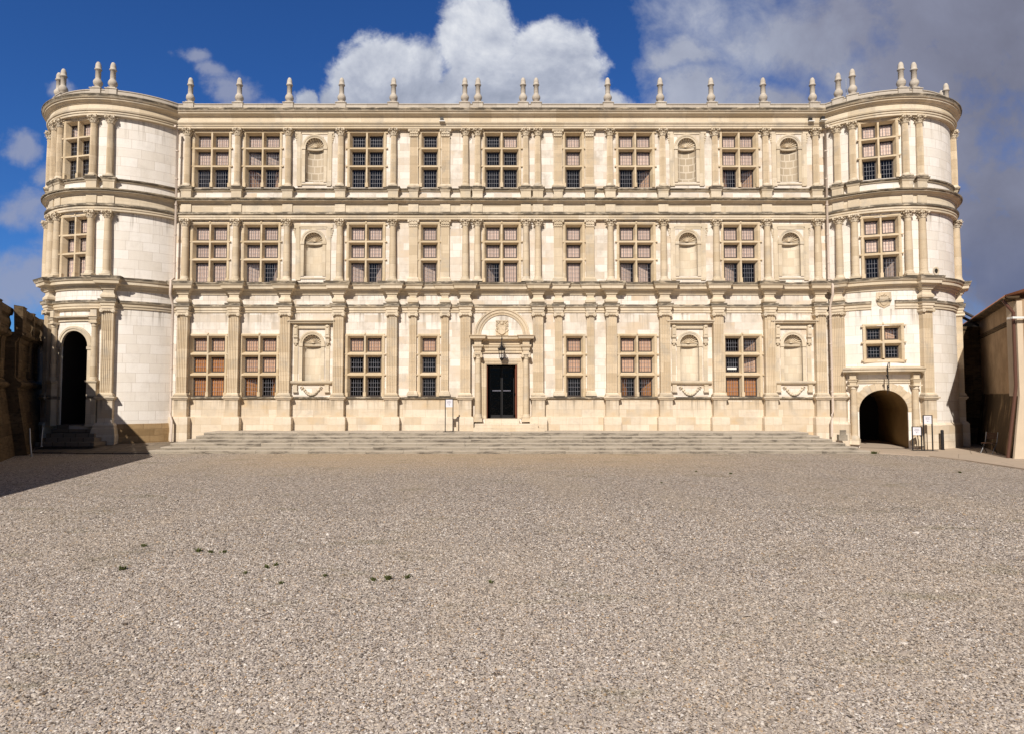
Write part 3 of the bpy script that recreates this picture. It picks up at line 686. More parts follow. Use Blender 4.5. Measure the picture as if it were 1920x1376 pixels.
m=MB(); m.rloft(.62,[(.05,.13),(1.15,.13),(1.24,.06),(1.27,.0),(2.31,.0),(2.33,.05),(2.38,.06),(2.40,.11),(2.46,.12),(2.475,.10)],.26); pedt=m.mesh('pedestal',M['plinth'])
for surf,angs in ((TL,(-36.5,12.2)),(TR,(-45.5,7.6,56.))):
    for a in angs: u=a*DEG; pillar('g',surf,u,-.04,.004); put(pedt,'pedestal',surf,u,.004); put(EB,'entablature_block',surf,u,.008,-.03)

# finials ------------------------------------------------------------------
m=MB(); m.box(-.25,.25,-.13,.30,16.75,17.16); m.box(-.28,.28,-.16,.33,17.16,17.20); m.box(-.17,.17,-.09,.25,17.20,17.27)
ff=MB(); ff.lathe([(.12,17.27),(.105,17.32),(.18,17.38),(.215,17.48),(.205,17.56),(.15,17.66),(.115,17.70),(.125,17.74),(.12,18.12),(.165,18.135),(.168,18.18),(.13,18.2),(.135,18.3),(.115,18.42),(.07,18.52),(.0,18.56)],18,0,.08,flute=1,amp=.07,smooth=True,cap=False)
pedf=m.mesh('finial_pedestal',M['weather']); fin=ff.mesh('finial',M['weather'])
def finial(surf,u,dz=0):
    loc,rz=surf.at(u,0,dz); o=link(fin,'finial',castle,loc,rz); link(pedf,'pedestal',o)
for x in (-15.72,-13.25,-10.72,-8.08,-5.46,-1.86,-1.2,1.08,1.74,5.35,8.0,10.57,13.2,15.7): finial(F,x)
for a in (-42,-33.2,-.4,9.6): finial(TL,a*DEG,.006)
for a in (-42.5,-33.4,-2.6,6.8,62.,74.): finial(TR,a*DEG,.006)
m=MB(); m.tube([(17.25,-.2,17.0),(17.25,-.2,18.35)],.014,6); part(m,'lightning_rod',M['metal'])
for x,y in ((-2.95,-.36),(15.4,-.36),(15.95,-.5)):
    m=MB(); m.box(x-.11,x+.05,y,y+.2,16.13,16.30); m.box(x-.15,x+.13,y-.06,y+.18,16.095,16.13,1); part(m,'frieze_box',[M['iron'],M['white']])  # small black box over a white ledge on the frieze

# entrance -----------------------------------------------------------------
m=MB()
def doorring():
    ring=[(.30,0),(.30,.05),(.17,.06),(.15,.03),(.06,.03),(.0,.0),(0,-.5)]; a0,a1,zb,zt=DOOR; pts=[]
    for o,d in ring: pts+=[(a0-o,-d,zb),(a0-o,-d,zt+o),(a1+o,-d,zt+o),(a1+o,-d,zb)]
    m.add(pts,[(j*4+i,j*4+i+1,(j+1)*4+i+1,(j+1)*4+i) for j in range(len(ring)-1) for i in range(3)])
doorring()
m.sweep(F,-1.33,1.35,[(0,4.58),(.08,4.60),(.08,4.72),(.12,4.73),(.12,4.84),(.18,4.90),(.20,4.98),(0,5.0)]); 
m.sweep(F,-1.40,1.42,[(0,5.0),(.06,5.02),(.06,5.20),(.12,5.24),(.30,5.27),(.31,5.36),(.36,5.42),(0,5.46)])
surr=part(m,'door_surround',M['carve'])
for x in (-1.17,1.19):
    c=MB(); c.lathe([(.155,1.62),(.155,2.6),(.135,4.28)],20,x,-.17); o=c.obj('column',M['carve'],surr)
    c=MB(); c.box(x-.22,x+.22,-.38,.05,1.25,1.42); c.lathe([(.21,1.42),(.22,1.47),(.20,1.52),(.175,1.55),(.185,1.60),(.155,1.62)],16,x,-.17); c.obj('base',M['carve'],surr)
    c=MB(); c.lathe([(.135,4.28),(.165,4.30),(.14,4.33),(.15,4.42),(.2,4.50)],16,x,-.17); c.box(x-.21,x+.21,-.38,.03,4.50,4.60)
    for s in (-1,1): c.tube([(x+s*.17,-.40,4.43),(x+s*.17,.0,4.43)],.075,10)
    c.obj('capital',M['carve'],surr)
    eb=MB(); eb.rloft(.30,[(4.60,.0),(4.71,.0),(4.72,.03),(4.83,.03),(4.90,.10),(4.99,.12),(5.0,.02),(5.19,.02),(5.25,.08),(5.28,.22),(5.37,.23),(5.43,.28),(5.45,.28)],.30)
    e=eb.obj('entablature_block',M['carve'],surr); e.location=(x,0,0)
ar=MB(); ring_band(ar,.01,5.44,1.06,1.36,0,.1,30,steps=[(1.04,0),(1.04,.04),(1.14,.05),(1.15,.08),(1.27,.085),(1.29,.13),(1.36,.14),(1.38,.0)]); part(ar,'door_arch',M['carve'])
cr=MB()
cr.box(-.30,.32,-.03,.0,5.47,6.22)
sh=[(-.16,5.98),(.18,5.98),(.18,5.66),(.15,5.58),(.01,5.50),(-.13,5.58),(-.16,5.66)]
cr.prism(sh,-.10,.0); cr.prism([(-.10,5.94),(-.05,5.94),(.14,5.70),(.14,5.64)],-.115,-.09)
cr.ball((.01,-.07,6.06),.085,10,0,(1,.8,1)); cr.ball((.01,-.10,6.03),.04,6)
random.seed(3)
for s in (-1,1):
    for i in range(9):
        t=i/8; x=.01+s*(.13+.12*abs(math.sin(t*7))+.02); z=5.60+.56*t
        cr.ball((x,-.04,z),.045,6,0,(1,.8,1)); cr.tube([(x,-.05,z),(x+s*.03,-.07,z+.04),(x+s*.05,-.05,z+.01)],.018,5)
    for k in range(2): cr.ball((.01+s*(.06+.07*k),-.05,6.16),.035,6)
part(cr,'coat_of_arms',M['carve'])
# glazed inner door, open wooden leaf, steps
dm=MB(); y=.75
for a,b in ((-.62,-.02),(.0,.62)):
    dm.box(a,a+.05,y,y+.02,1.42,3.98); dm.box(b-.03,b,y,y+.02,1.42,3.98); dm.box(a+.05,b-.05,y,y+.05,1.42,1.55); dm.box(a+.05,b-.05,y,y+.05,3.9,3.98)
door=part(dm,'entrance_door',M['iron'])
g=MB()
for a,b in ((-.57,-.07),(.05,.57)): g.add([(a,y+.02,1.55),(b,y+.02,1.55),(b,y+.02,3.9),(a,y+.02,3.9)],[(0,1,2,3)])
g.obj('pane',M['doorglass'],door)
for x0,n in ((-.46,7),(.09,6)):
    g=MB(); g.box(x0,x0+n*.062,y-.003,y-.001,2.772,2.778)
    for i in range(n): g.box(x0+i*.062,x0+.04+i*.062,y-.004,y,2.75,2.80)
    g.obj('safety_marks',M['ink'],door)
lf=MB(); lf.box(.68,.74,-.0,.62,1.42,4.0); lf.box(.66,.68,.05,.57,1.6,2.5); lf.box(.66,.68,.05,.57,2.65,3.85); part(lf,'wooden_leaf',M['doorwood'])
lf=MB(); lf.box(-.745,-.70,.1,.62,1.42,4.0); part(lf,'wooden_leaf',M['doorwood'])
ds=MB()
ds.box(-.84,.86,-.42,.9,1.17,1.40); ds.box(-1.3,1.75,-.78,-.0,.98,1.172); ds.box(-1.35,2.05,-1.0,-.0,.80,.985)
part(ds,'door_step',M['plinth'])

# right tower portal -------------------------------------------------------
AR=(-19.65*DEG,1.03,1.76,.02)     # centre u, radius, springing, foot
def arch_fill(mb,surf,uc,r,zs,ztop,n=26,mat=0,d=0.):
    for i in range(n):
        a,b=pi-pi*i/n,pi-pi*(i+1)/n
        q=[(uc+r*math.cos(a),zs+r*math.sin(a)),(uc+r*math.cos(b),zs+r*math.sin(b)),(uc+r*math.cos(b),ztop),(uc+r*math.cos(a),ztop)]
        mb.add([surf.P(u,d,z) for u,z in q],[(0,1,2,3)],mat,[(u,z,0) for u,z in q])
def passage(surf,uc,r,zs,zf,depth,name,mat,end=True):
    loc,rz=surf.at(uc); n=26; mb=MB()
    sect=[(-r,zf)]+arc(0,zs,r,pi,0,n)+[(r,zf)]; k=len(sect)
    ys=[-.0,.4,depth]; pts=[];tx=[]
    sag=lambda x: surf.R-math.sqrt(surf.R**2-x*x)
    for j,yy in enumerate(ys):
        for i,(x,z) in enumerate(sect): pts.append((x,yy+(sag(x) if j==0 else 0),z)); tx.append((yy,z+.1*i,x))
    mb.add(pts,[(j*k+i,(j+1)*k+i,(j+1)*k+i+1,j*k+i+1) for j in range(2) for i in range(k-1)],0,tx,True)
    if end: mb.add([(x,depth,z) for x,z in sect],[tuple(range(k))],1)
    mb.add([(-r,-.05,zf+.01),(r,-.05,zf+.01),(r,depth,zf+.01),(-r,depth,zf+.01)],[(0,1,2,3)],2)
    return link(mb.mesh(name,[mat,M['dark'],M['pave']]),name,castle,loc,rz)
uc,r,zs,zf=AR
afill=MB(); arch_fill(afill,TR,uc,r,zs,3.0); part(afill,'arch_spandrel',M['towerwall'])
passage(TR,uc,r,zs,.05,6.5,'arched_passage',M['tunnel'])
vs=MB()
for i in range(17):
    a0=pi*(i/17)+.006; a1=pi*((i+1)/17)-.006; ro=r+(.40 if i%2 else .34)
    p=[(r*math.cos(a),zs+r*math.sin(a)) for a in (a0,(a0+a1)/2,a1)]+[(ro*math.cos(a),zs+ro*math.sin(a)) for a in (a1,(a0+a1)/2,a0)]
    pts=[TR.P(uc+a,.02,b) for a,b in p]+[TR.P(uc+a,-.05,b) for a,b in p]
    vs.add(pts,[(5,4,3,2,1,0)]+[(k,(k+1)%6,(k+1)%6+6,k+6) for k in range(6)],0,[(a+i*1.7,b,0) for a,b in p]*2)
part(vs,'voussoir_ring',M['carve'])
pm=MB(); U0,U1=-42.3*DEG,2.9*DEG
pm.sweep(TR,U0,U1,[(0,3.52),(.10,3.55),(.14,3.60),(.42,3.64),(.46,3.65),(.46,3.72),(.50,3.74),(.52,3.80),(0,3.90)])
pm.sweep(TR,-36.2*DEG,-1.2*DEG,[(0,3.10),(.05,3.11),(.05,3.19),(.08,3.2),(.10,3.27),(0,3.29)])
port=part(pm,'portal',M['carve2'])
def portal_col(surf,a,zb,zs_,zc,ztop,par,r=.15,d=.10,ped=None):
    loc,rz=surf.at(a*DEG,d,0)
    c=MB(); c.lathe([(r,zs_),(r*1.02,zs_+(zc-zs_)*.4),(r*.86,zc)],18); o=c.obj('column',M['carve'],par); o.location=loc; o.rotation_euler=(0,0,rz)
    c=MB(); c.box(-r*1.5,r*1.5,-r*1.5,.2,zb,zs_-.16); c.lathe([(r*1.35,zs_-.16),(r*1.4,zs_-.11),(r*1.15,zs_-.07),(r*1.2,zs_-.03),(r,zs_)],16); 
    if ped: c.rloft(.42,[(ped,.03),(ped+.1,.0),(zb-.12,.0),(zb-.08,.05),(zb-.0,.07)],.16,.2)
    o=c.obj('base',M['carve2'],par); o.location=loc; o.rotation_euler=(0,0,rz)
    c=MB(); c.lathe([(r*.86,zc),(r*1.15,zc+.03),(r*.9,zc+.06),(r*1.3,zc+.16)],16); c.box(-r*1.45,r*1.45,-r*1.45,.15,zc+.16,zc+.22)
    c.rloft(.28,[(zc+.22,0),(zc+.34,0),(zc+.35,.03),(zc+.43,.05),(zc+.47,.09),(zc+.50,.0),(ztop-.02,.0),(ztop,.05)],.14,.2)
    o=c.obj('capital',M['carve2'],par); o.location=loc; o.rotation_euler=(0,0,rz)
portal_col(TR,-37.2,.20,.62,2.82,3.60,port); portal_col(TR,-.9,.20,.62,2.82,3.60,port)
# window over the passage, shield, oculus
GW=-18.8*DEG; GR=[(5.15,5.71),(4.27,4.87)]
window(('tg',),(1.32,GR,2,.17,True),TR,GW,'de/dd',P0b,d=-.05)
loc,rz=TR.at(-18.*DEG,0,0)
s=MB(); s.prism([(-.38,7.48),(.38,7.48),(.40,7.0),(.30,6.72),(0,6.55),(-.30,6.72),(-.40,7.0)],-.035,.15)
s.prism([(-.22,7.22),(.22,7.22),(.22,6.92),(.12,6.76),(0,6.68),(-.12,6.76),(-.22,6.92)],-.075,.1)
for i in range(8): a=i/7*pi; s.ball((.31*math.cos(a),-.04,6.98+.33*math.sin(a)),.06,6)
for x,z in ((-.12,7.3),(-.04,7.33),(.05,7.37),(.11,7.32),(.02,7.27)): s.ball((x,-.06,z),.04,6)
o=s.obj('shield',M['carve'],castle); o.scale=(.82,.8,.82); loc=(loc[0],loc[1],loc[2]+1.27); o.location=loc; o.rotation_euler=(0,0,rz)
oc=MB(); ring_band(oc,0,8.42,.12,.2,0,.03,18,a0=2*pi,a1=0,surf=TR,u0=19*DEG)
pts=[TR.P(19*DEG+.12*math.cos(2*pi*i/14),.006,8.42+.2*math.sin(2*pi*i/14)) for i in range(14)]; oc.add(pts,[tuple(range(14))],1); part(oc,'oculus',[M['carve2'],M['dark']])
tower(TR,1,WINR,'cc/cc/db','cc/cc/dd',[(uc-r,uc+r,.02,3.0,.05),(GW-.75,GW+.75,4.18,5.80)])
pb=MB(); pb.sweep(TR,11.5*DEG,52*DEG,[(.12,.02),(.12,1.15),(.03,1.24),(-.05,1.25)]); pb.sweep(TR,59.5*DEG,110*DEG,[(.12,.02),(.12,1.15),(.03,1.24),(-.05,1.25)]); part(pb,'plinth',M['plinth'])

# left tower portal --------------------------------------------------------
ul,rl,zl=-11.6*DEG,.73,4.82
afill=MB(); arch_fill(afill,TL,ul,rl,zl,5.65); part(afill,'arch_spandrel',M['towerwall'])
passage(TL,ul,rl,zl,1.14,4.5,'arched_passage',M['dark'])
ab=MB(); ring_band(ab,0,zl,rl,rl+.24,0,.08,24,surf=TL,u0=ul,steps=[(rl,-.05),(rl,.05),(rl+.09,.06),(rl+.10,.09),(rl+.2,.10),(rl+.24,.05),(rl+.24,0)])
for s in (-1,1): 
    x=ul+s*(rl+.12); ab.sweep(TL,x-.13,x+.13,[(0,zl-.16),(.09,zl-.15),(.10,zl-.03),(0,zl)]); ab.sweep(TL,x-.11,x+.11,[(0,1.14),(.05,1.15),(.05,zl-.16),(0,zl-.155)])
part(ab,'archivolt',M['carve2'])
pm=MB(); pm.sweep(TL,-29*DEG,4.6*DEG,[(0,5.98),(.06,5.99),(.06,6.09),(.10,6.1),(.20,6.17),(.22,6.24),(0,6.27)]); pm.sweep(TL,-29*DEG,4.6*DEG,[(0,6.50),(.10,6.52),(.16,6.58),(0,6.6)])
pl=part(pm,'portal',M['carve2'])
portal_col(TL,-27.8,3.22,3.40,5.72,6.56,pl,.13,.13,1.1); portal_col(TL,4.0,3.22,3.40,5.72,6.56,pl,.13,.13,1.1)
tower(TL,-1,WINL,'dc/cc/cc','ec/dd/dd',[(ul-rl,ul+rl,1.14,5.65,.05)])
rbm=MB(); rbm.sweep(TL,16.5*DEG,51.6*DEG,[(.03,.2),(.05,.9),(.02,1.18),(-.05,1.2)]); part(rbm,'eroded_base',M['rubble'])
sb=MB(); loc,rz=TL.at(12.2*DEG,.2,0); sb.rloft(.95,[(.25,.03),(.62,.05),(1.0,.0),(1.05,-.04)],.25,.3); o=sb.obj('base_block',M['plinth'],castle); o.location=loc; o.rotation_euler=(0,0,rz)

# downpipes ----------------------------------------------------------------
for s,x,y in ((-1,-16.12,-.30),(1,16.10,-.30)):
    d=MB(); zb=.32 if s<0 else .55
    d.tube([(x,y-.28,15.78),(x,y-.28,12.3),(x,y-.02,12.15),(x,y-.02,11.7),(x,y-.30,11.3)][0:1]+[(x,y,15.7),(x,y,8.2)],.055,10)
    d.tube([(x,y,8.25),(x,y-.34,8.1),(x,y-.34,7.4),(x,y-.06,6.9),(x,y-.06,1.75),(x-.0-s*.02,y-.10,1.6),(x-s*.22,y-.36,1.3),(x-s*.22,y-.36,zb)],.06,10)
    for z in (14.6,13.2,11.9,10.4,9.0,6.2,5.0,3.8,2.7): d.lathe([(.075,z),(.075,z+.05)],10,x,y if z>8.2 else y-.06)
    part(d,'downpipe',M['pipe'])

# ------------------------------------------------------------------ ground
g=MB(); g.add([(-150,-70,0),(150,-70,0),(150,160,0),(-150,160,0)],[(0,1,2,3)]); tag(g.obj('ground',M['gravel']),kind='structure')
# loose stones: real pebbles over the nearer half of the court
def pebbles():
    rng=np.random.default_rng(5)
    N=620000
    y=-26.6+rng.random(N)**1.25*13.0
    x=(rng.random(N)*2-1)*((y+31.05)*.86+.6)
    r=.0062*(1+rng.random(N)**3*1.4); r*=1+.25*np.clip((y+26)/10,0,1)
    big=rng.random(N)<.002; r[big]*=2.0
    keep=rng.random(N)<np.clip((-13.8-y)/7.,0.03,1); x,y,r=x[keep],y[keep],r[keep]; N=len(x)
    base=np.array([(1,0,0),(.31,.95,0),(-.81,.59,0),(-.81,-.59,0),(.31,-.95,0),(0,0,.8),(.25,.1,-.7)],dtype=np.float32)
    fc=np.array([(0,1,5),(1,2,5),(2,3,5),(3,4,5),(4,0,5)],dtype=np.int64)
    base=base[:6]; nv=6
    V=np.repeat(base[None],N,0)+rng.normal(0,.17,(N,nv,3)); V[:,:,2]*=.75
    V*=np.stack([1+.5*rng.random(N),.75+.35*rng.random(N),.7+.5*rng.random(N)],1)[:,None,:]
    a=rng.random(N)*2*pi; c,s=np.cos(a)[:,None],np.sin(a)[:,None]
    X=V[:,:,0]*c-V[:,:,1]*s; Y=V[:,:,0]*s+V[:,:,1]*c
    tx=rng.normal(0,.25,N)[:,None]; ty=rng.normal(0,.25,N)[:,None]
    Z=V[:,:,2]+X*tx+Y*ty
    P=np.stack([x[:,None]+X*r[:,None],y[:,None]+Y*r[:,None],Z*r[:,None]+r[:,None]*.25],2).reshape(-1,3)
    Fi=(fc[None]+(np.arange(N)*nv)[:,None,None]).reshape(-1)
    me=bpy.data.meshes.new('gravel_stones'); nf=N*len(fc)
    me.vertices.add(N*nv); me.vertices.foreach_set('co',P.astype(np.float32).ravel())
    me.loops.add(nf*3); me.loops.foreach_set('vertex_index',Fi.astype(np.int32))
    me.polygons.add(nf); me.polygons.foreach_set('loop_start',np.arange(nf,dtype=np.int32)*3)
    at=me.attributes.new('tone','FLOAT','POINT'); at.data.foreach_set('value',np.repeat(rng.random(N),nv).astype(np.float32))
    me.materials.append(M['stones']); me.update(calc_edges=True); me.validate()
    o=bpy.data.objects.new('gravel_stones',me); COL.objects.link(o)
    tag(o,'loose pale crushed gravel stones covering the front of the courtyard','gravel',kind='stuff')
pebbles()
g=MB(); g.prismz([(15.9,-3.05),(16.9,-4.0),(17.7,-4.85),(17.9,-6.6),(17.76,-9.5),(17.9,-14),(18.2,-40),(40,-40),(40,6),(15.6,6),(15.6,-2.9)],-.1,.045); tag(g.obj('pavement',M['pave']),kind='structure')
g=MB(); fr_=[(-22.6,-2.9),(-21.4,-3.1),(-20.2,-3.42),(-19.3,-3.5),(-18.,-3.72),(-16.4,-3.74),(-15.4,-3.6),(-14.95,-3.4)]
pts=[];
for k,(x,y) in enumerate(fr_): pts+=[(x,y,-.1),(x,y,.05+.02*(k%2)),(x,-2.5,.19),(x,-1.4,.27),(x,3.,.29)]
g.add(pts,[(k*5+q,(k+1)*5+q,(k+1)*5+q+1,k*5+q+1) for k in range(len(fr_)-1) for q in range(4)]+[(35,36,37,38,39)],0,[(p[0],p[1]+p[2],p[2]) for p in pts]); tag(g.obj('paving',M['flag']),kind='structure')
st=tag(empty('stone_steps',(0,-2.8,0)),'wide flight of worn grey stone steps running along the castle foot','steps')
LX=[-15.35,-15.0,-14.75,-14.2,-13.95,-13.75]; RX=[16.0,15.67,15.3,14.9,14.5,14.16]
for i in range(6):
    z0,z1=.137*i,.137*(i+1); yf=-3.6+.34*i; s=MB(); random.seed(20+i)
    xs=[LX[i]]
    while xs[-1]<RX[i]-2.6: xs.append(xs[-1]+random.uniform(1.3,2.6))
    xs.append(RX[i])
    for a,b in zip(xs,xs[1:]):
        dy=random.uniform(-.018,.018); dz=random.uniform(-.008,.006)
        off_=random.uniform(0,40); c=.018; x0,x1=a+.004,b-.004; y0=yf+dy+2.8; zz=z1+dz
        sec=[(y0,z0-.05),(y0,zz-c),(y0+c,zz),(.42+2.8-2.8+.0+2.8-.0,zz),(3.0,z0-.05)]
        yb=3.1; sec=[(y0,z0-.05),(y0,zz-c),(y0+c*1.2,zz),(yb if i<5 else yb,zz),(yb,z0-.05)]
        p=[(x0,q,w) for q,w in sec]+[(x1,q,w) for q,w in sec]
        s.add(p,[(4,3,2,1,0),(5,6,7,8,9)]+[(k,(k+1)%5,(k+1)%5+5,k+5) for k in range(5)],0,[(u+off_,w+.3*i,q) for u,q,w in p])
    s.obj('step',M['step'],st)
ps=tag(empty('portal_steps',(-19.3,-2.,.26)),'shaded stone steps climbing to the arched doorway of the left tower','steps')
for i in range(5):
    s=MB(); z=.26+.176*i; x1=-18.25-.22*i if i<3 else -18.95; s.box(-20.9+19.3,x1+19.3,-2.75+.34*i+2.0,1.6,z-.26-(.04),z+.176-.26); s.obj('step',M['flag'],ps)

# ------------------------------------------------------------------ left terrace wall
tw=tag(empty('terrace_wall',(-19.1,-6.9,0)),'tall dark weathered terrace wall with a battered foot and stone balustrade, left side','wall')
class Line:
    flat=True
    def __init__(s,x,y,dx,dy,o):
        l=math.hypot(dx,dy); s.x,s.y,s.t,s.n,s.o=x,y,(dx/l,dy/l),(dy/l,-dx/l),o
    def P(s,u,d,z): return (s.x+s.t[0]*u+s.n[0]*d-s.o[0],s.y+s.t[1]*u+s.n[1]*d-s.o[1],z-s.o[2])
OT=(-19.1,-6.9,0.)
LW=Line(-19.14,-6.9,-.547,1.,OT)       # visible stretch: u grows away from the camera, +d into the court
WP=[(-.02,0),(-.02,2.95)]
def wall_profile(o): return [(.55+o,-.1),(.12+o,2.82),(.16+o,2.86),(.24+o,2.92),(.27+o,3.0),(.24+o,3.08),(.14+o,3.13),(.02+o,3.3),(.0+o,4.75),(.05+o,4.8),(.10+o,4.95),(.28+o,5.04),(.30+o,5.15),(.24+o,5.18),(-.5+o,5.2),(-.9,5.2),(-.9,-.1)]
wm=MB(); wm.sweep(LW,-6.4,2.75,wall_profile(-.5)); wm.sweep(LW,2.75,8.55,wall_profile(-.1)); wm.sweep(LW,8.55,16,wall_profile(-.16))
for a,b,o in ((-5.2,-4.3,-.5),(-2.4,-1.6,-.5),(-.2,.6,-.5),(1.75,2.5,-.5),(2.95,3.7,-.1),(5.4,6.1,-.1),(7.7,8.4,-.1)): wm.sweep(LW,a,b,[(o,3.2),(.10+o,3.3),(.10+o,4.8),(.14+o,4.95),(.30+o,5.03),(.33+o,5.15),(.0+o,5.19)])
ring=[(2.0+.3*math.cos(2*pi*i/14),4.1+.45*math.sin(2*pi*i/14)) for i in range(14)]
wm.add([LW.P(6.9+.28*math.cos(2*pi*i/14),-.095,4.1+.4*math.sin(2*pi*i/14)) for i in range(14)],[tuple(range(14))],1)
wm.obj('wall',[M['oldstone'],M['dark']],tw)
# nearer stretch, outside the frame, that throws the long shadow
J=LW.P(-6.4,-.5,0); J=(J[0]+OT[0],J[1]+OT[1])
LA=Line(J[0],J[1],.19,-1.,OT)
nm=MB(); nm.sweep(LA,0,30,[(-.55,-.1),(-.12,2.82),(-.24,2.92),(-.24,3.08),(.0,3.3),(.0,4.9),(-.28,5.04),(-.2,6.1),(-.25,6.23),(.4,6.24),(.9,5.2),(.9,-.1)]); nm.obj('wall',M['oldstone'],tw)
def baluster_mesh():
    b=MB(); b.lathe([(.10,5.30),(.075,5.38),(.11,5.52),(.115,5.60),(.075,5.76),(.055,5.84),(.09,5.93)],10); return b.mesh('baluster',M['oldstone'])
bm_=baluster_mesh()
rl_=MB()
def balus(u0,u1,o,skip=()):
    u=u0
    rl_.sweep(LW,u0-.15,u1+.15,[(-.02+o,5.17),(.16+o,5.19),(.16+o,5.32),(-.02+o,5.325)]); rl_.sweep(LW,u0-.15,u1+.15,[(-.03+o,5.92),(.17+o,5.93),(.20+o,6.02),(.22+o,6.14),(.2+o,6.22),(-.05+o,6.24)])
    while u<=u1:
        p=LW.P(u,.07+o,0); link(bm_,'baluster',tw,p); u+=.27
def post(u,o,w=.28): rl_.sweep(LW,u-w,u+w,[(-.06+o,5.17),(.22+o,5.18),(.22+o,6.25),(.25+o,6.28),(-.1+o,6.33)])
post(-6.2,-.5); balus(-5.7,-2.9,-.5); post(-2.4,-.5); balus(-1.9,.3,-.5); post(.75,-.5,.25); balus(1.2,3.2,-.5); post(3.2,-.1,.42); balus(3.85,5.2,-.1); post(5.65,-.1,.2); balus(6.1,7.75,-.1); post(8.2,-.1,.2); balus(9.1,15,-.16)
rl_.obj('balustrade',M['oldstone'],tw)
for (x,y,h,ln,lab) in ((-19.35,-5.0,1.15,.16,'leaning thin white metal post against the dark terrace wall foot'),(-20.2,-3.3,.85,.0,'short upright white metal post by the shaded portal steps')):
    p=MB(); p.tube([(0,0,0),(-ln*.5,0,h*.5),(-ln,.05,h)],.028,8); p.lathe([(.05,0),(.05,.04)],8); o=p.obj('metal_post',M['metal']); o.location=(x,y,.02 if ln else .28); tag(o,lab,'post',group='thin metal posts')

# ------------------------------------------------------------------ right building
rbx=tag(empty('plastered_house',(20.,-6.1,0)),'low ochre plastered house with tiled eaves and damp stained foot, right side','house')
OR=(20.,-6.1,0.)
RW=Line(20.46,-6.14,.568,1.,OR)         # u grows away from the camera; the court lies on -d
hw=MB(); hw.sweep(RW,.03,12.,[(0,6.35),(0,-.05)][::-1] if False else [(.6,-.05),(.6,6.35),(0.,6.35),(0.,2.55),(-.33,-.05)]); hw.obj('side_wall',M['plaster'],rbx)
# moulded band below the eaves
hb=MB(); hb.sweep(RW,.05,10.,[(0,5.62),(-.05,5.60),(-.07,5.52),(-.03,5.50),(-.05,5.42),(0,5.40)]); hb.obj('moulding',M['oldstone'],rbx)
RF=Line(20.43,-6.18,1.,-.02,OR)
fw=MB(); fw.sweep(RF,0,14,[(0.03,2.5),(0.03,6.25),(-.5,6.25),(-.5,2.5)]); fw.add([RF.P(-.31,.03,-.05),RF.P(14,.03,-.05),RF.P(14,.03,2.5),RF.P(0,.03,2.5),RF.P(-.31,-.06,-.05),RF.P(0,-.06,2.5)],[(0,1,2,3),(0,3,5,4)]); fw.obj('front_wall',M['limewash'],rbx)
rf=MB()
def tiles(line,u0,u1,s,zeave,run,slope,sign):
    n=int((u1-u0)/.2); k=4; pts=[];tx=[]
    for j,(dd) in enumerate((-.42,-.4,run*.5,run)):
        for i in range(n*k+1):
            u=u0+(u1-u0)*i/(n*k); w=.045*math.cos(2*pi*i/k); z=zeave+max(0,(dd+.42))*slope+w-(.0 if j else .07)
            pts.append(line.P(u,sign*dd,z)); tx.append((u,dd,0))
    m_=n*k+1; rf.add(pts,[(j*m_+i,j*m_+i+1,(j+1)*m_+i+1,(j+1)*m_+i) for j in range(3) for i in range(m_-1)],0,tx)
tiles(RW,-.45,12.,0,6.42,5.,.32,1)
rf.obj('roof',M['tile'],rbx)
ev=MB(); ev.sweep(RW,-.45,12.,[(.05,6.33),(-.30,6.33),(-.36,6.36),(-.36,6.40),(.05,6.40)]); ev.obj('eaves',M['oldstone'],rbx)
gt=MB(); 
for a,b in ((-.45,12.),): gt.tube([RW.P(a,-.44,6.33),RW.P(b,-.44,6.33)],.045,8)
gt.obj('gutter',M['oldstone'],rbx)
dp=MB(); q=lambda u,d,z: RW.P(u,d,z)
dp.tube([q(-.15,-.42,6.3),q(-.12,-.25,6.0),q(-.05,-.10,5.8),q(-.05,-.10,2.9),q(-.03,-.14,2.5),q(-.0,-.42,.06)],.062,10); dp.obj('downpipe',M['brownpipe'],rbx)
bk=MB(); bk.box(.1,.9,-.32,-.24,5.52,5.60); bk.box(.12,.16,-.28,0,5.52,5.60); bk.obj('white_rail',M['white'],rbx)
gp=tag(empty('garden_wall',(22.5,1.4,0)),'shaded stone garden wall closing the gap beside the right tower','wall')
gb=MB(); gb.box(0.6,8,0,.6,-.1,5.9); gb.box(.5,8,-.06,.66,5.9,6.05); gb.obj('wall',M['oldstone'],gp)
b=MB(); b.tube([(23.1,1.6,7.35),(25.4,1.2,5.95)],.07,6); b.tube([(23.1,1.9,7.2),(25.4,1.5,5.8)],.07,6); tag(b.obj('timber_beam',M['beam']),'dark slanting beam between the right tower and the house roof','beam')

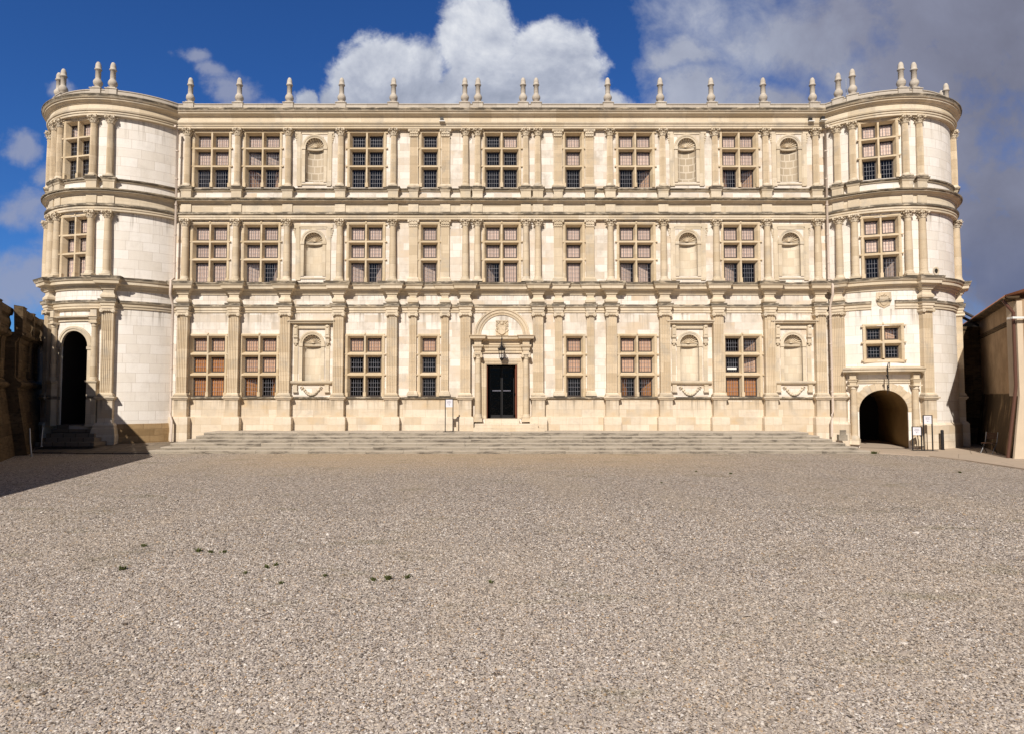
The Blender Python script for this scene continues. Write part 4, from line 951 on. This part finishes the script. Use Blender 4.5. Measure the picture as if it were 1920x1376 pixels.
# ------------------------------------------------------------------ street furniture
def sign(loc,rz,h,w,ph,label,arrow,lean=0.,zlow=None,post_w=.042,base=(.56,.36)):
    t=tag(empty('sign_stand',loc,rz),label,'sign',group='black framed notice stands')
    f=MB()
    for s in (-1,1): f.box(s*w/2-post_w/2,s*w/2+post_w/2,-.02,.02,.02,h)
    f.box(-w/2+post_w/2,w/2-post_w/2,-.018,.018,h-.03,h-.002); f.obj('frame',M['blackpaint'],t)
    b=MB(); b.prismz([(-base[0]/2,-base[1]/2),(base[0]/2,-base[1]/2),(base[0]/2*.8,base[1]/2),(-base[0]/2*.8,base[1]/2)],0,.018); b.obj('base_plate',M['blackpaint'],t)
    p=MB(); p.box(-w/2+post_w/2+.002,w/2-post_w/2-.002,-.012,.008,h-.03-ph,h-.032)
    pan=p.obj('notice',M['paper'],t)
    k=MB(); top=h-.03
    for i in range(5):
        z=top-ph*(.20+.075*i); hw_=w*(.30,.22,.26,.30,.2)[i]; x=-hw_
        random.seed(i+int(h*100))
        while x<hw_-.02:
            l=random.uniform(.02,.05); k.box(x,min(hw_,x+l),-.0145,-.0122,z-.006,z+.006); x+=l+.012
    z=top-ph*.68; d=1 if arrow>0 else -1
    k.prism([(d*.05,z),(d*.01,z+.028),(d*.01,z-.028)] if d<0 else [(d*.05,z),(d*.01,z-.028),(d*.01,z+.028)],-.0145,-.0122); k.box(-.07,.01,-.0145,-.0122,z-.006,z+.006) if d>0 else k.box(-.01,.07,-.0145,-.0122,z-.006,z+.006)
    k.obj('lettering',M['ink'],pan)
    return t
sign((-2.48,-1.30,Z_T),R_(4),1.55,.36,.36,'tall black framed notice stand on the steps left of the main door',1)
sign((19.30,-2.45,.045),R_(-8),1.60,.36,.36,'taller black notice stand beside the arched passage',-1,base=(.60,.45))
sign((18.86,-2.35,.045),R_(-8),1.08,.38,.36,'lower black notice stand just left of the tall one by the arch',-1,base=(.56,.45))
bo=MB(); bo.lathe([(.065,0),(.065,.86),(.06,.89),(.035,.91),(.0,.915)],14,cap=False); bo.lathe([(.085,0),(.085,.02)],14); bo.box(-.02,.02,-.072,-.06,.72,.78)
o=bo.obj('bollard',M['iron']); o.location=(20.22,-2.05,.045); tag(o,'slim black post standing at the foot of the right tower','bollard')

# lantern over the door
lt=tag(empty('lantern',(0,-.62,4.0)),'black wrought iron lantern hanging over the main door','lantern')
l=MB(); l.tube([(0,0,1.36),(0,0,1.12)],.014,6); l.ball((0,0,1.23),.045,8); l.tube([(0,.6,1.30),(0,.3,1.40),(0,0,1.36)],.016,6); l.obj('hanger',M['iron'],lt)
l=MB(); n=6
l.lathe([(.02,1.12),(.05,1.02),(.04,.98),(.10,.84),(.19,.76),(.20,.70),(.17,.69)],6,smooth=False)
for i in range(6):
    a=2*pi*i/6; c,s=math.sin(a),-math.cos(a)
    l.tube([(c*.17,s*.17,.70),(c*.10,s*.10,.30)],.013,5); l.ball((c*.19,s*.19,.78),.03,6); l.tube([(c*.17,s*.17,.84),(c*.08,s*.08,.96),(c*.03,s*.03,1.06)],.009,5)
l.lathe([(.0,.12),(.025,.17),(.09,.25),(.115,.30),(.115,.32)],6,smooth=False); l.tube([(0,0,.05),(0,0,.14)],.01,5); l.obj('frame',M['iron'],lt)
l=MB(); l.lathe([(.09,.32),(.155,.69)],6,smooth=False,cap=False); l.obj('pane',M['glass'],lt)
l=MB(); l.lathe([(.02,.32),(.02,.48),(.035,.52),(.02,.58)],8); l.obj('lamp_holder',M['iron'],lt)
# hook over the right passage
loc,rz=TR.at(-18.6*DEG,.42,0)
hk=tag(empty('iron_hook',loc,rz),'black wrought iron hook with hanging links above the arched passage','hook')
h=MB(); h.tube([(.0,-.12,3.3),(-.01,-.14,3.85),(.03,-.14,4.02),(.07,-.12,4.05),(.10,-.08,3.98),(.10,.0,3.84)],[.03,.026,.02,.02,.018,.016],8); h.obj('bracket',M['iron'],hk)
h=MB()
for i in range(6):
    z=3.42-.115*i
    for s in (-1,1): h.tube([(s*.022-.02,-.16,z),(s*.03-.02,-.16,z-.05),(s*.022-.02,-.16,z-.1)],.011,5)
h.ball((-.04,-.16,3.45),.05,6); h.box(-.06,-.005,-.19,-.14,2.82,3.02); h.tube([(.03,-.16,3.3),(.03,-.16,2.70)],.012,5); h.tube([(-.03,-.16,2.85),(-.03,-.16,2.6)],.014,5); h.obj('chain',M['iron'],hk)

# folding chair by the house
fc=tag(empty('folding_chair',(20.92,-3.9,.045),R_(-62)),'folding slatted chair with crossed metal legs by the stained house wall','chair')
c=MB()
for i in range(5): c.box(-.20,.20,-.20+.085*i,-.135+.085*i,.44,.46)
c.obj('seat',M['deck'],fc)
c=MB()
for i in range(3): c.box(-.20,.20,.235+.02*i,.25+.02*i,.62+.09*i,.69+.09*i)
c.obj('backrest',M['deck'],fc)
for s in (-1,1):
    c=MB(); x=s*.215; c.tube([(x,-.24,0),(x,.20,.47),(x,.30,.90)],.016,6); c.obj('leg',M['metal'],fc)  # pale metal on this pair paints in the sunlight on the leg
    c=MB(); x=s*.195; c.tube([(x,.24,0),(x,-.20,.45)],.016,6); c.obj('leg',M['iron'],fc)  # black iron on this pair paints in the shade

# weeds
def weed_mesh(seed,n,h):
    rr=random.Random(seed); w=MB()
    for i in range(n):
        a=rr.random()*2*pi; l=h*rr.uniform(.5,1.2); sp=rr.uniform(.3,1.2)*h; bx,by=rr.gauss(0,h*.5),rr.gauss(0,h*.35); tx,ty=-math.sin(a)*h*.16,math.cos(a)*h*.16
        p=[(bx-tx*.4,by-ty*.4,0),(bx+tx*.4,by+ty*.4,0),(bx+math.cos(a)*sp*.6+tx,by+math.sin(a)*sp*.6+ty,l*.75),(bx+math.cos(a)*sp*.6-tx,by+math.sin(a)*sp*.6-ty,l*.75),(bx+math.cos(a)*sp,by+math.sin(a)*sp,l)]
        w.add(p,[(0,1,2,3),(3,2,4)])
    return w.mesh('weed_tuft',M['leaf'])
wm1=[weed_mesh(i,26+7*i,.026+.009*i) for i in range(4)]
GP=[(230,1068,3,'low dark weed patch alone on the left of the gravel'),(700,1088,2,None),(728,1086,3,None),(765,1083,2,None),(920,1092,1,None),(527,1094,1,None),(372,1034,3,None),(395,1036,2,None),(420,1036,2,None),(270,1024,2,None),(500,1064,2,None),(518,1060,2,None),(460,1075,1,None),(610,1080,1,None),(1305,884,2,None),(1370,888,2,None),(1240,905,1,None),(1800,886,3,'dark weed patch near the kerb of the right pavement'),(1432,846,2,None),(1600,848,2,None)]
def gpt(px,py):
    a=math.atan((688-py)/1180)+R_(2.62); d=-2.5/math.tan(a); return ((px-940.7)/1180*(d*math.cos(R_(2.62))-2.5*math.sin(R_(2.62))),d-31.05)
for px,py,k,lab in GP:
    x,y=gpt(px,py); o=link(wm1[k],'weed_tuft',None,(x,y,.0),random.random()*6)
    tag(o,lab or 'small low green weed tuft growing in the gravel court','weed',group='weeds scattered in the gravel')
o=link(weed_mesh(9,50,.11),'weed_tuft',None,(16.15,-3.62,0)); tag(o,'taller grassy tuft at the right end of the lowest step','weed',group='weeds scattered in the gravel')
bl=MB(); bl.prismz([(-.20,-.1),(.2,-.12),(.22,.12),(-.18,.12)],0,.28); bl.prismz([(-.12,-.06),(.16,-.08),(.17,.1),(-.05,.1)],.28,.50)
o=bl.obj('stone_block',M['step']); o.location=(16.05,-1.25,.41); tag(o,'broken stone block standing on the step ends by the right tower','stone')

# ------------------------------------------------------------------ light, sky, camera
L=Vector((.25,1.,-.82)).normalized()
sun=bpy.data.lights.new('sun','SUN'); sun.energy=4.8; sun.angle=R_(.5); sun.color=(1.,.92,.82)
so=bpy.data.objects.new('sun',sun); COL.objects.link(so); so.rotation_euler=L.to_track_quat('-Z','Y').to_euler(); so.location=(-8,-40,40)
w=bpy.data.worlds.new('World'); sc.world=w; w.use_nodes=True; t=NT(w)
sky=t.new('ShaderNodeTexSky',sky_type='NISHITA',sun_disc=False,sun_elevation=R_(38.5),sun_rotation=math.atan2(-L.x,-L.y),altitude=200.,air_density=1.,dust_density=.3,ozone_density=3.)
gen=t.new('ShaderNodeTexCoord').outputs['Generated']
sx=t.new('ShaderNodeSeparateXYZ'); t.put(sx.inputs[0],gen)
yy=t.math('MAXIMUM',sx.outputs[1],.05)
uv=t.new('ShaderNodeCombineXYZ'); t.put(uv.inputs[0],t.math('DIVIDE',sx.outputs[0],yy)); t.put(uv.inputs[1],t.math('DIVIDE',sx.outputs[2],yy)); UV=uv.outputs[0]
front=t.rng(sx.outputs[1],.1,.3)
wn=t.new('ShaderNodeTexNoise'); t.put(wn.inputs['Vector'],UV); wn.inputs['Scale'].default_value=6.; wn.inputs['Detail'].default_value=6.; wn.inputs['Roughness'].default_value=.6
UVW=t.vmath('ADD',UV,t.vmath('MULTIPLY',t.vmath('SUBTRACT',wn.outputs['Color'],(.5,.5,.5)),(.16,.12,0)))
def blob(px,py,rx,ry):
    d=t.vmath('SUBTRACT',UVW,((px-941)/1180,(742-py)/1180,0)); d=t.vmath('MULTIPLY',d,(1180/rx,1180/ry,1)); return t.math('SUBTRACT',1.,t.vmath('LENGTH',d))
def union(bl):
    r=blob(*bl[0])
    for b in bl[1:]: r=t.math('SMOOTH_MAX',r,blob(*b),.12)
    return r
big=t.noise(UV,5.,8.,.6,.25); fin_=t.noise(UV,17.,9.,.62,.3); low=t.noise(t.mapping(UV,(1,1,1),(3.3,1.7,0)),2.2,5.,.55)
nz=t.math('ADD',t.math('MULTIPLY',t.math('SUBTRACT',big,.5),1.1),t.math('MULTIPLY',t.math('SUBTRACT',fin_,.5),.75))
# cumulus in the middle
cu=t.math('ADD',union([(890,75,95,120),(730,135,120,100),(1050,120,120,105),(890,210,330,130),(660,190,90,80),(1110,190,90,80),(555,185,38,55)]),nz)
cum=t.rng(cu,-.02,.32)
cs=t.noise(t.mapping(UV,(1,1,1),(.02,-.025,0)),5.,8.,.6,.25); shade=t.math('SUBTRACT',cs,big)
vv_=t.new('ShaderNodeSeparateXYZ'); t.put(vv_.inputs[0],UV)
base_=t.rng(vv_.outputs[1],.44,.60)
lum=t.math('ADD',t.math('ADD',t.math('MULTIPLY',base_,.42),t.math('MULTIPLY',shade,2.4)),t.math('ADD',.38,t.math('MULTIPLY',t.math('SUBTRACT',fin_,.5),.45)),clamp=True)
ccol=t.ramp(lum,[(0,(.26,.295,.385)),(.45,(.40,.435,.53)),(.75,(.56,.59,.665)),(1,(.72,.74,.785))])
# grey bank on the right
bk=t.math('ADD',union([(1860,60,470,420),(1560,40,290,150),(1450,190,180,70),(1700,330,260,170),(1330,170,100,90),(1290,90,60,40),(1880,430,300,330)]),t.math('MULTIPLY',nz,1.5))
bkm=t.math('MULTIPLY',t.rng(bk,-.22,.62,smooth=False),.96,clamp=True)
gx=t.rng(vv_.outputs[0],.35,.82)
bl_=t.math('ADD',t.math('MULTIPLY',gx,-.5),t.math('ADD',.68,t.math('MULTIPLY',t.math('SUBTRACT',big,.5),.9)),clamp=True)
bcol=t.ramp(bl_,[(0,(.165,.17,.225)),(.4,(.235,.248,.33)),(.7,(.35,.38,.475)),(1,(.52,.55,.64))])
lowr=t.math('MULTIPLY',t.math('MULTIPLY',t.rng(vv_.outputs[0],.66,.74),t.rng(vv_.outputs[1],.33,.05,0.,1.)),t.rng(low,.40,.60,.85,.1))
# wisps on the left
wi=t.math('ADD',union([(350,100,45,26),(390,125,55,34),(425,155,60,40),(470,185,75,36),(30,265,55,45),(80,320,55,40),(40,385,80,65),(30,520,110,75),(110,150,40,22)]),t.math('MULTIPLY',nz,1.5))
wim=t.math('MULTIPLY',t.rng(wi,.0,.75),.8)
tint=t.mix(1.,sky.outputs[0],t.mix(front,(.20,.24,.32),(.23,.50,.92)),'MULTIPLY')
rc=t.math('MULTIPLY',t.rng(t.noise(gen,2.6,6.,.6,.3),.52,.66),t.math('SUBTRACT',1.,front))
tint=t.mix(t.math('MULTIPLY',rc,.8),tint,(2.3,2.4,2.6))
def scaled(c,k): return t.mix(1.,c,(k,k,k),'MULTIPLY')
sk=t.mix(t.math('MULTIPLY',front,wim),tint,(2.9,3.2,4.4))
K=10.
sk=t.mix(t.math('MULTIPLY',front,bkm),sk,scaled(bcol,K))
sk=t.mix(t.math('MULTIPLY',front,lowr),sk,scaled(t.mix(t.rng(low,.45,.6),(.05,.085,.21),(.13,.15,.25)),K))
sk=t.mix(t.math('MULTIPLY',front,cum),sk,scaled(ccol,K))
bg=t.new('ShaderNodeBackground'); t.put(bg.inputs[0],sk); bg.inputs[1].default_value=.1
ow=t.new('ShaderNodeOutputWorld'); t.l.new(bg.outputs[0],ow.inputs[0])

cam=bpy.data.cameras.new('camera'); co=bpy.data.objects.new('camera',cam); COL.objects.link(co); sc.camera=co
co.location=(0,-31.05,2.5); co.rotation_euler=(R_(90+2.62),0,0)
cam.sensor_width=36.; cam.lens=36*1180/1920; cam.shift_x=19.3/1920; cam.clip_end=1000; cam.clip_start=.1
sc.view_settings.view_transform='Standard'; sc.view_settings.look='None'; sc.view_settings.exposure=.10; sc.view_settings.gamma=1
sc.render.resolution_x=1024; sc.render.resolution_y=733
